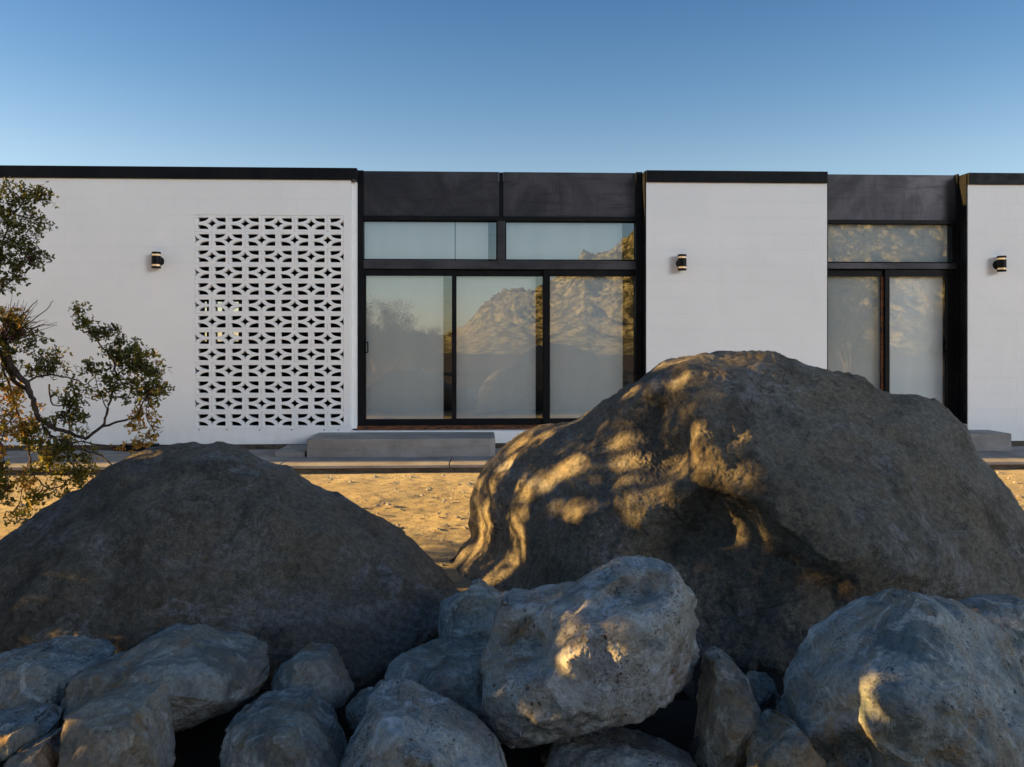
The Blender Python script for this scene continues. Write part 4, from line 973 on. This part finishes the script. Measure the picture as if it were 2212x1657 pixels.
for x, y, rz, sc in [(-6.5,-12.5,2.2,.8),(-2.5,-16,1.0,.62),(9,-10,3,.9),(12.5,-9,5,1.1),(15,-12,.2,1.2),(18,-10,4.4,1.3)]:
    c = copy_low((x, y, 0), rz, sc); tag(c, 'desert tree mirrored faintly in the glass, behind the viewer', 'tree', 'desert trees mirrored in the glass')

tall = make_tree(8, 5.6, 1.9, 6500, 2.5, .13)
tall.location = (-7.6, -2.0, 0)  # unseen trees added here to dim the sky light on the rocks
tag(tall, 'unseen tall tree added left behind the viewer to keep sky light off the rocks', 'tree', 'added light-blocking trees left of the viewer')
for x, y, rz, sc in [(-7.4,-.2,1.5,.9),(-9.4,-3.0,3.2,1.0)]:
    c = copy_tree(tall, (x, y, 0), rz, sc); tag(c, 'unseen tall tree added left behind the viewer to keep sky light off the rocks', 'tree', 'added light-blocking trees left of the viewer')
for x, y, rz, sc in [(-5.0,-15.0,.4,.62),(-3.9,-16.5,2.4,.6),(-2.6,-15.5,3.4,.45)]:
    c = copy_tree(tall, (x, y, -.9), rz, sc); tag(c, 'dark leafy tree mirrored in the left door pane, behind the viewer', 'tree', 'leafy trees mirrored in the left pane')
for x, y, rz, sc in [(7.4,-7.2,.5,.95),(8.6,-6.6,2.2,1.0),(9.8,-7.4,4.1,1.0),(11.0,-6.8,5.0,.98)]:  # unseen row added to block the fill glow from the rocks
    c = copy_tree(tall, (x, y, 0), rz, sc); tag(c, 'unseen tall tree added right behind the viewer to keep the fill glow off the rocks', 'tree', 'added light-blocking trees right of the viewer')

# ------------------------------------------------------------------ light
ELEV, PHI = R(12.5), R(3.9)
SKYRAMP = [(0.0,(2.5,2.15,1.95)),(.20,(2.1,1.97,1.86)),(.29,(1.42,1.66,1.77)),(.39,(.98,1.37,1.68)),(.6,(1.05,1.3,1.5))]
SKYRAMP = [(p, tuple(c/2.5 for c in q)) for p, q in SKYRAMP]
FILLDIR, FILLAMT = (.70,-.70,.22), 7.6
sun_dir = Vector((-math.cos(PHI)*math.cos(ELEV), math.sin(PHI)*math.cos(ELEV), math.sin(ELEV)))
sl = bpy.data.lights.new('sun', 'SUN'); sl.energy = 22; sl.angle = R(.55); sl.color = (1,.62,.20)
so = bpy.data.objects.new('sun', sl); COL.objects.link(so); so.rotation_euler = sun_dir.to_track_quat('Z','Y').to_euler(); so.location = (-20, 12, 8)
w = bpy.data.worlds.new('World'); S.world = w; w.use_nodes = True; nt = w.node_tree; nt.nodes.clear(); k = N(nt)
sky = k.n('TexSky', sky_type='NISHITA', sun_disc=False, sun_elevation=ELEV, sun_rotation=math.atan2(sun_dir.x, sun_dir.y), altitude=600, air_density=1.0, dust_density=.6, ozone_density=2.2)
bg = k.n('Background'); bg.inputs['Strength'].default_value = .25
tc = k.n('TexCoord'); sx = k.n('SeparateXYZ'); k.l(tc.outputs['Generated'], sx.inputs[0])
grad = k.n('ValToRGB'); ge = grad.color_ramp.elements
for i, (p_, c_) in enumerate(SKYRAMP):
    if i > 1: ge.new(p_)
    ge[i].position = p_; ge[i].color = (*c_, 1)
k.l(sx.outputs[2], grad.inputs[0])
skyc = k.mix(1., sky.outputs[0], grad.outputs[0], 'MULTIPLY')
# bright spot added low in the sky, standing for a strobe on the walls
dv = k.n('VectorMath', operation='DOT_PRODUCT'); k.l(tc.outputs['Generated'], dv.inputs[0]); dv.inputs[1].default_value = Vector(FILLDIR).normalized()
gl_ = k.math('POWER', k.math('MAXIMUM', dv.outputs['Value'], 0.), 70.)
gl_ = k.math('MULTIPLY', gl_, FILLAMT)
vm = k.n('VectorMath', operation='SCALE'); vm.inputs[0].default_value = (9.6,9.7,10.); k.l(gl_, vm.inputs['Scale'])
skyc = k.mix(1., skyc, vm.outputs[0], 'ADD')
k.l(skyc, bg.inputs[0])
wo = k.n('OutputWorld'); k.l(bg.outputs[0], wo.inputs[0])

cam = bpy.data.cameras.new('camera'); co = bpy.data.objects.new('camera', cam); COL.objects.link(co)
co.location = (0, 0, CAMH); co.rotation_euler = (math.pi/2, 0, -YAW)
cam.sensor_width = 36; cam.lens = FPX/2212*36; cam.shift_y = -(828.5-HZP)/2212; cam.clip_end = 6000; cam.clip_start = .05
S.camera = co
S.view_settings.view_transform = 'Standard'; S.view_settings.look = 'None'; S.view_settings.exposure = 0
S.cycles.max_bounces = 8; S.cycles.transparent_max_bounces = 12
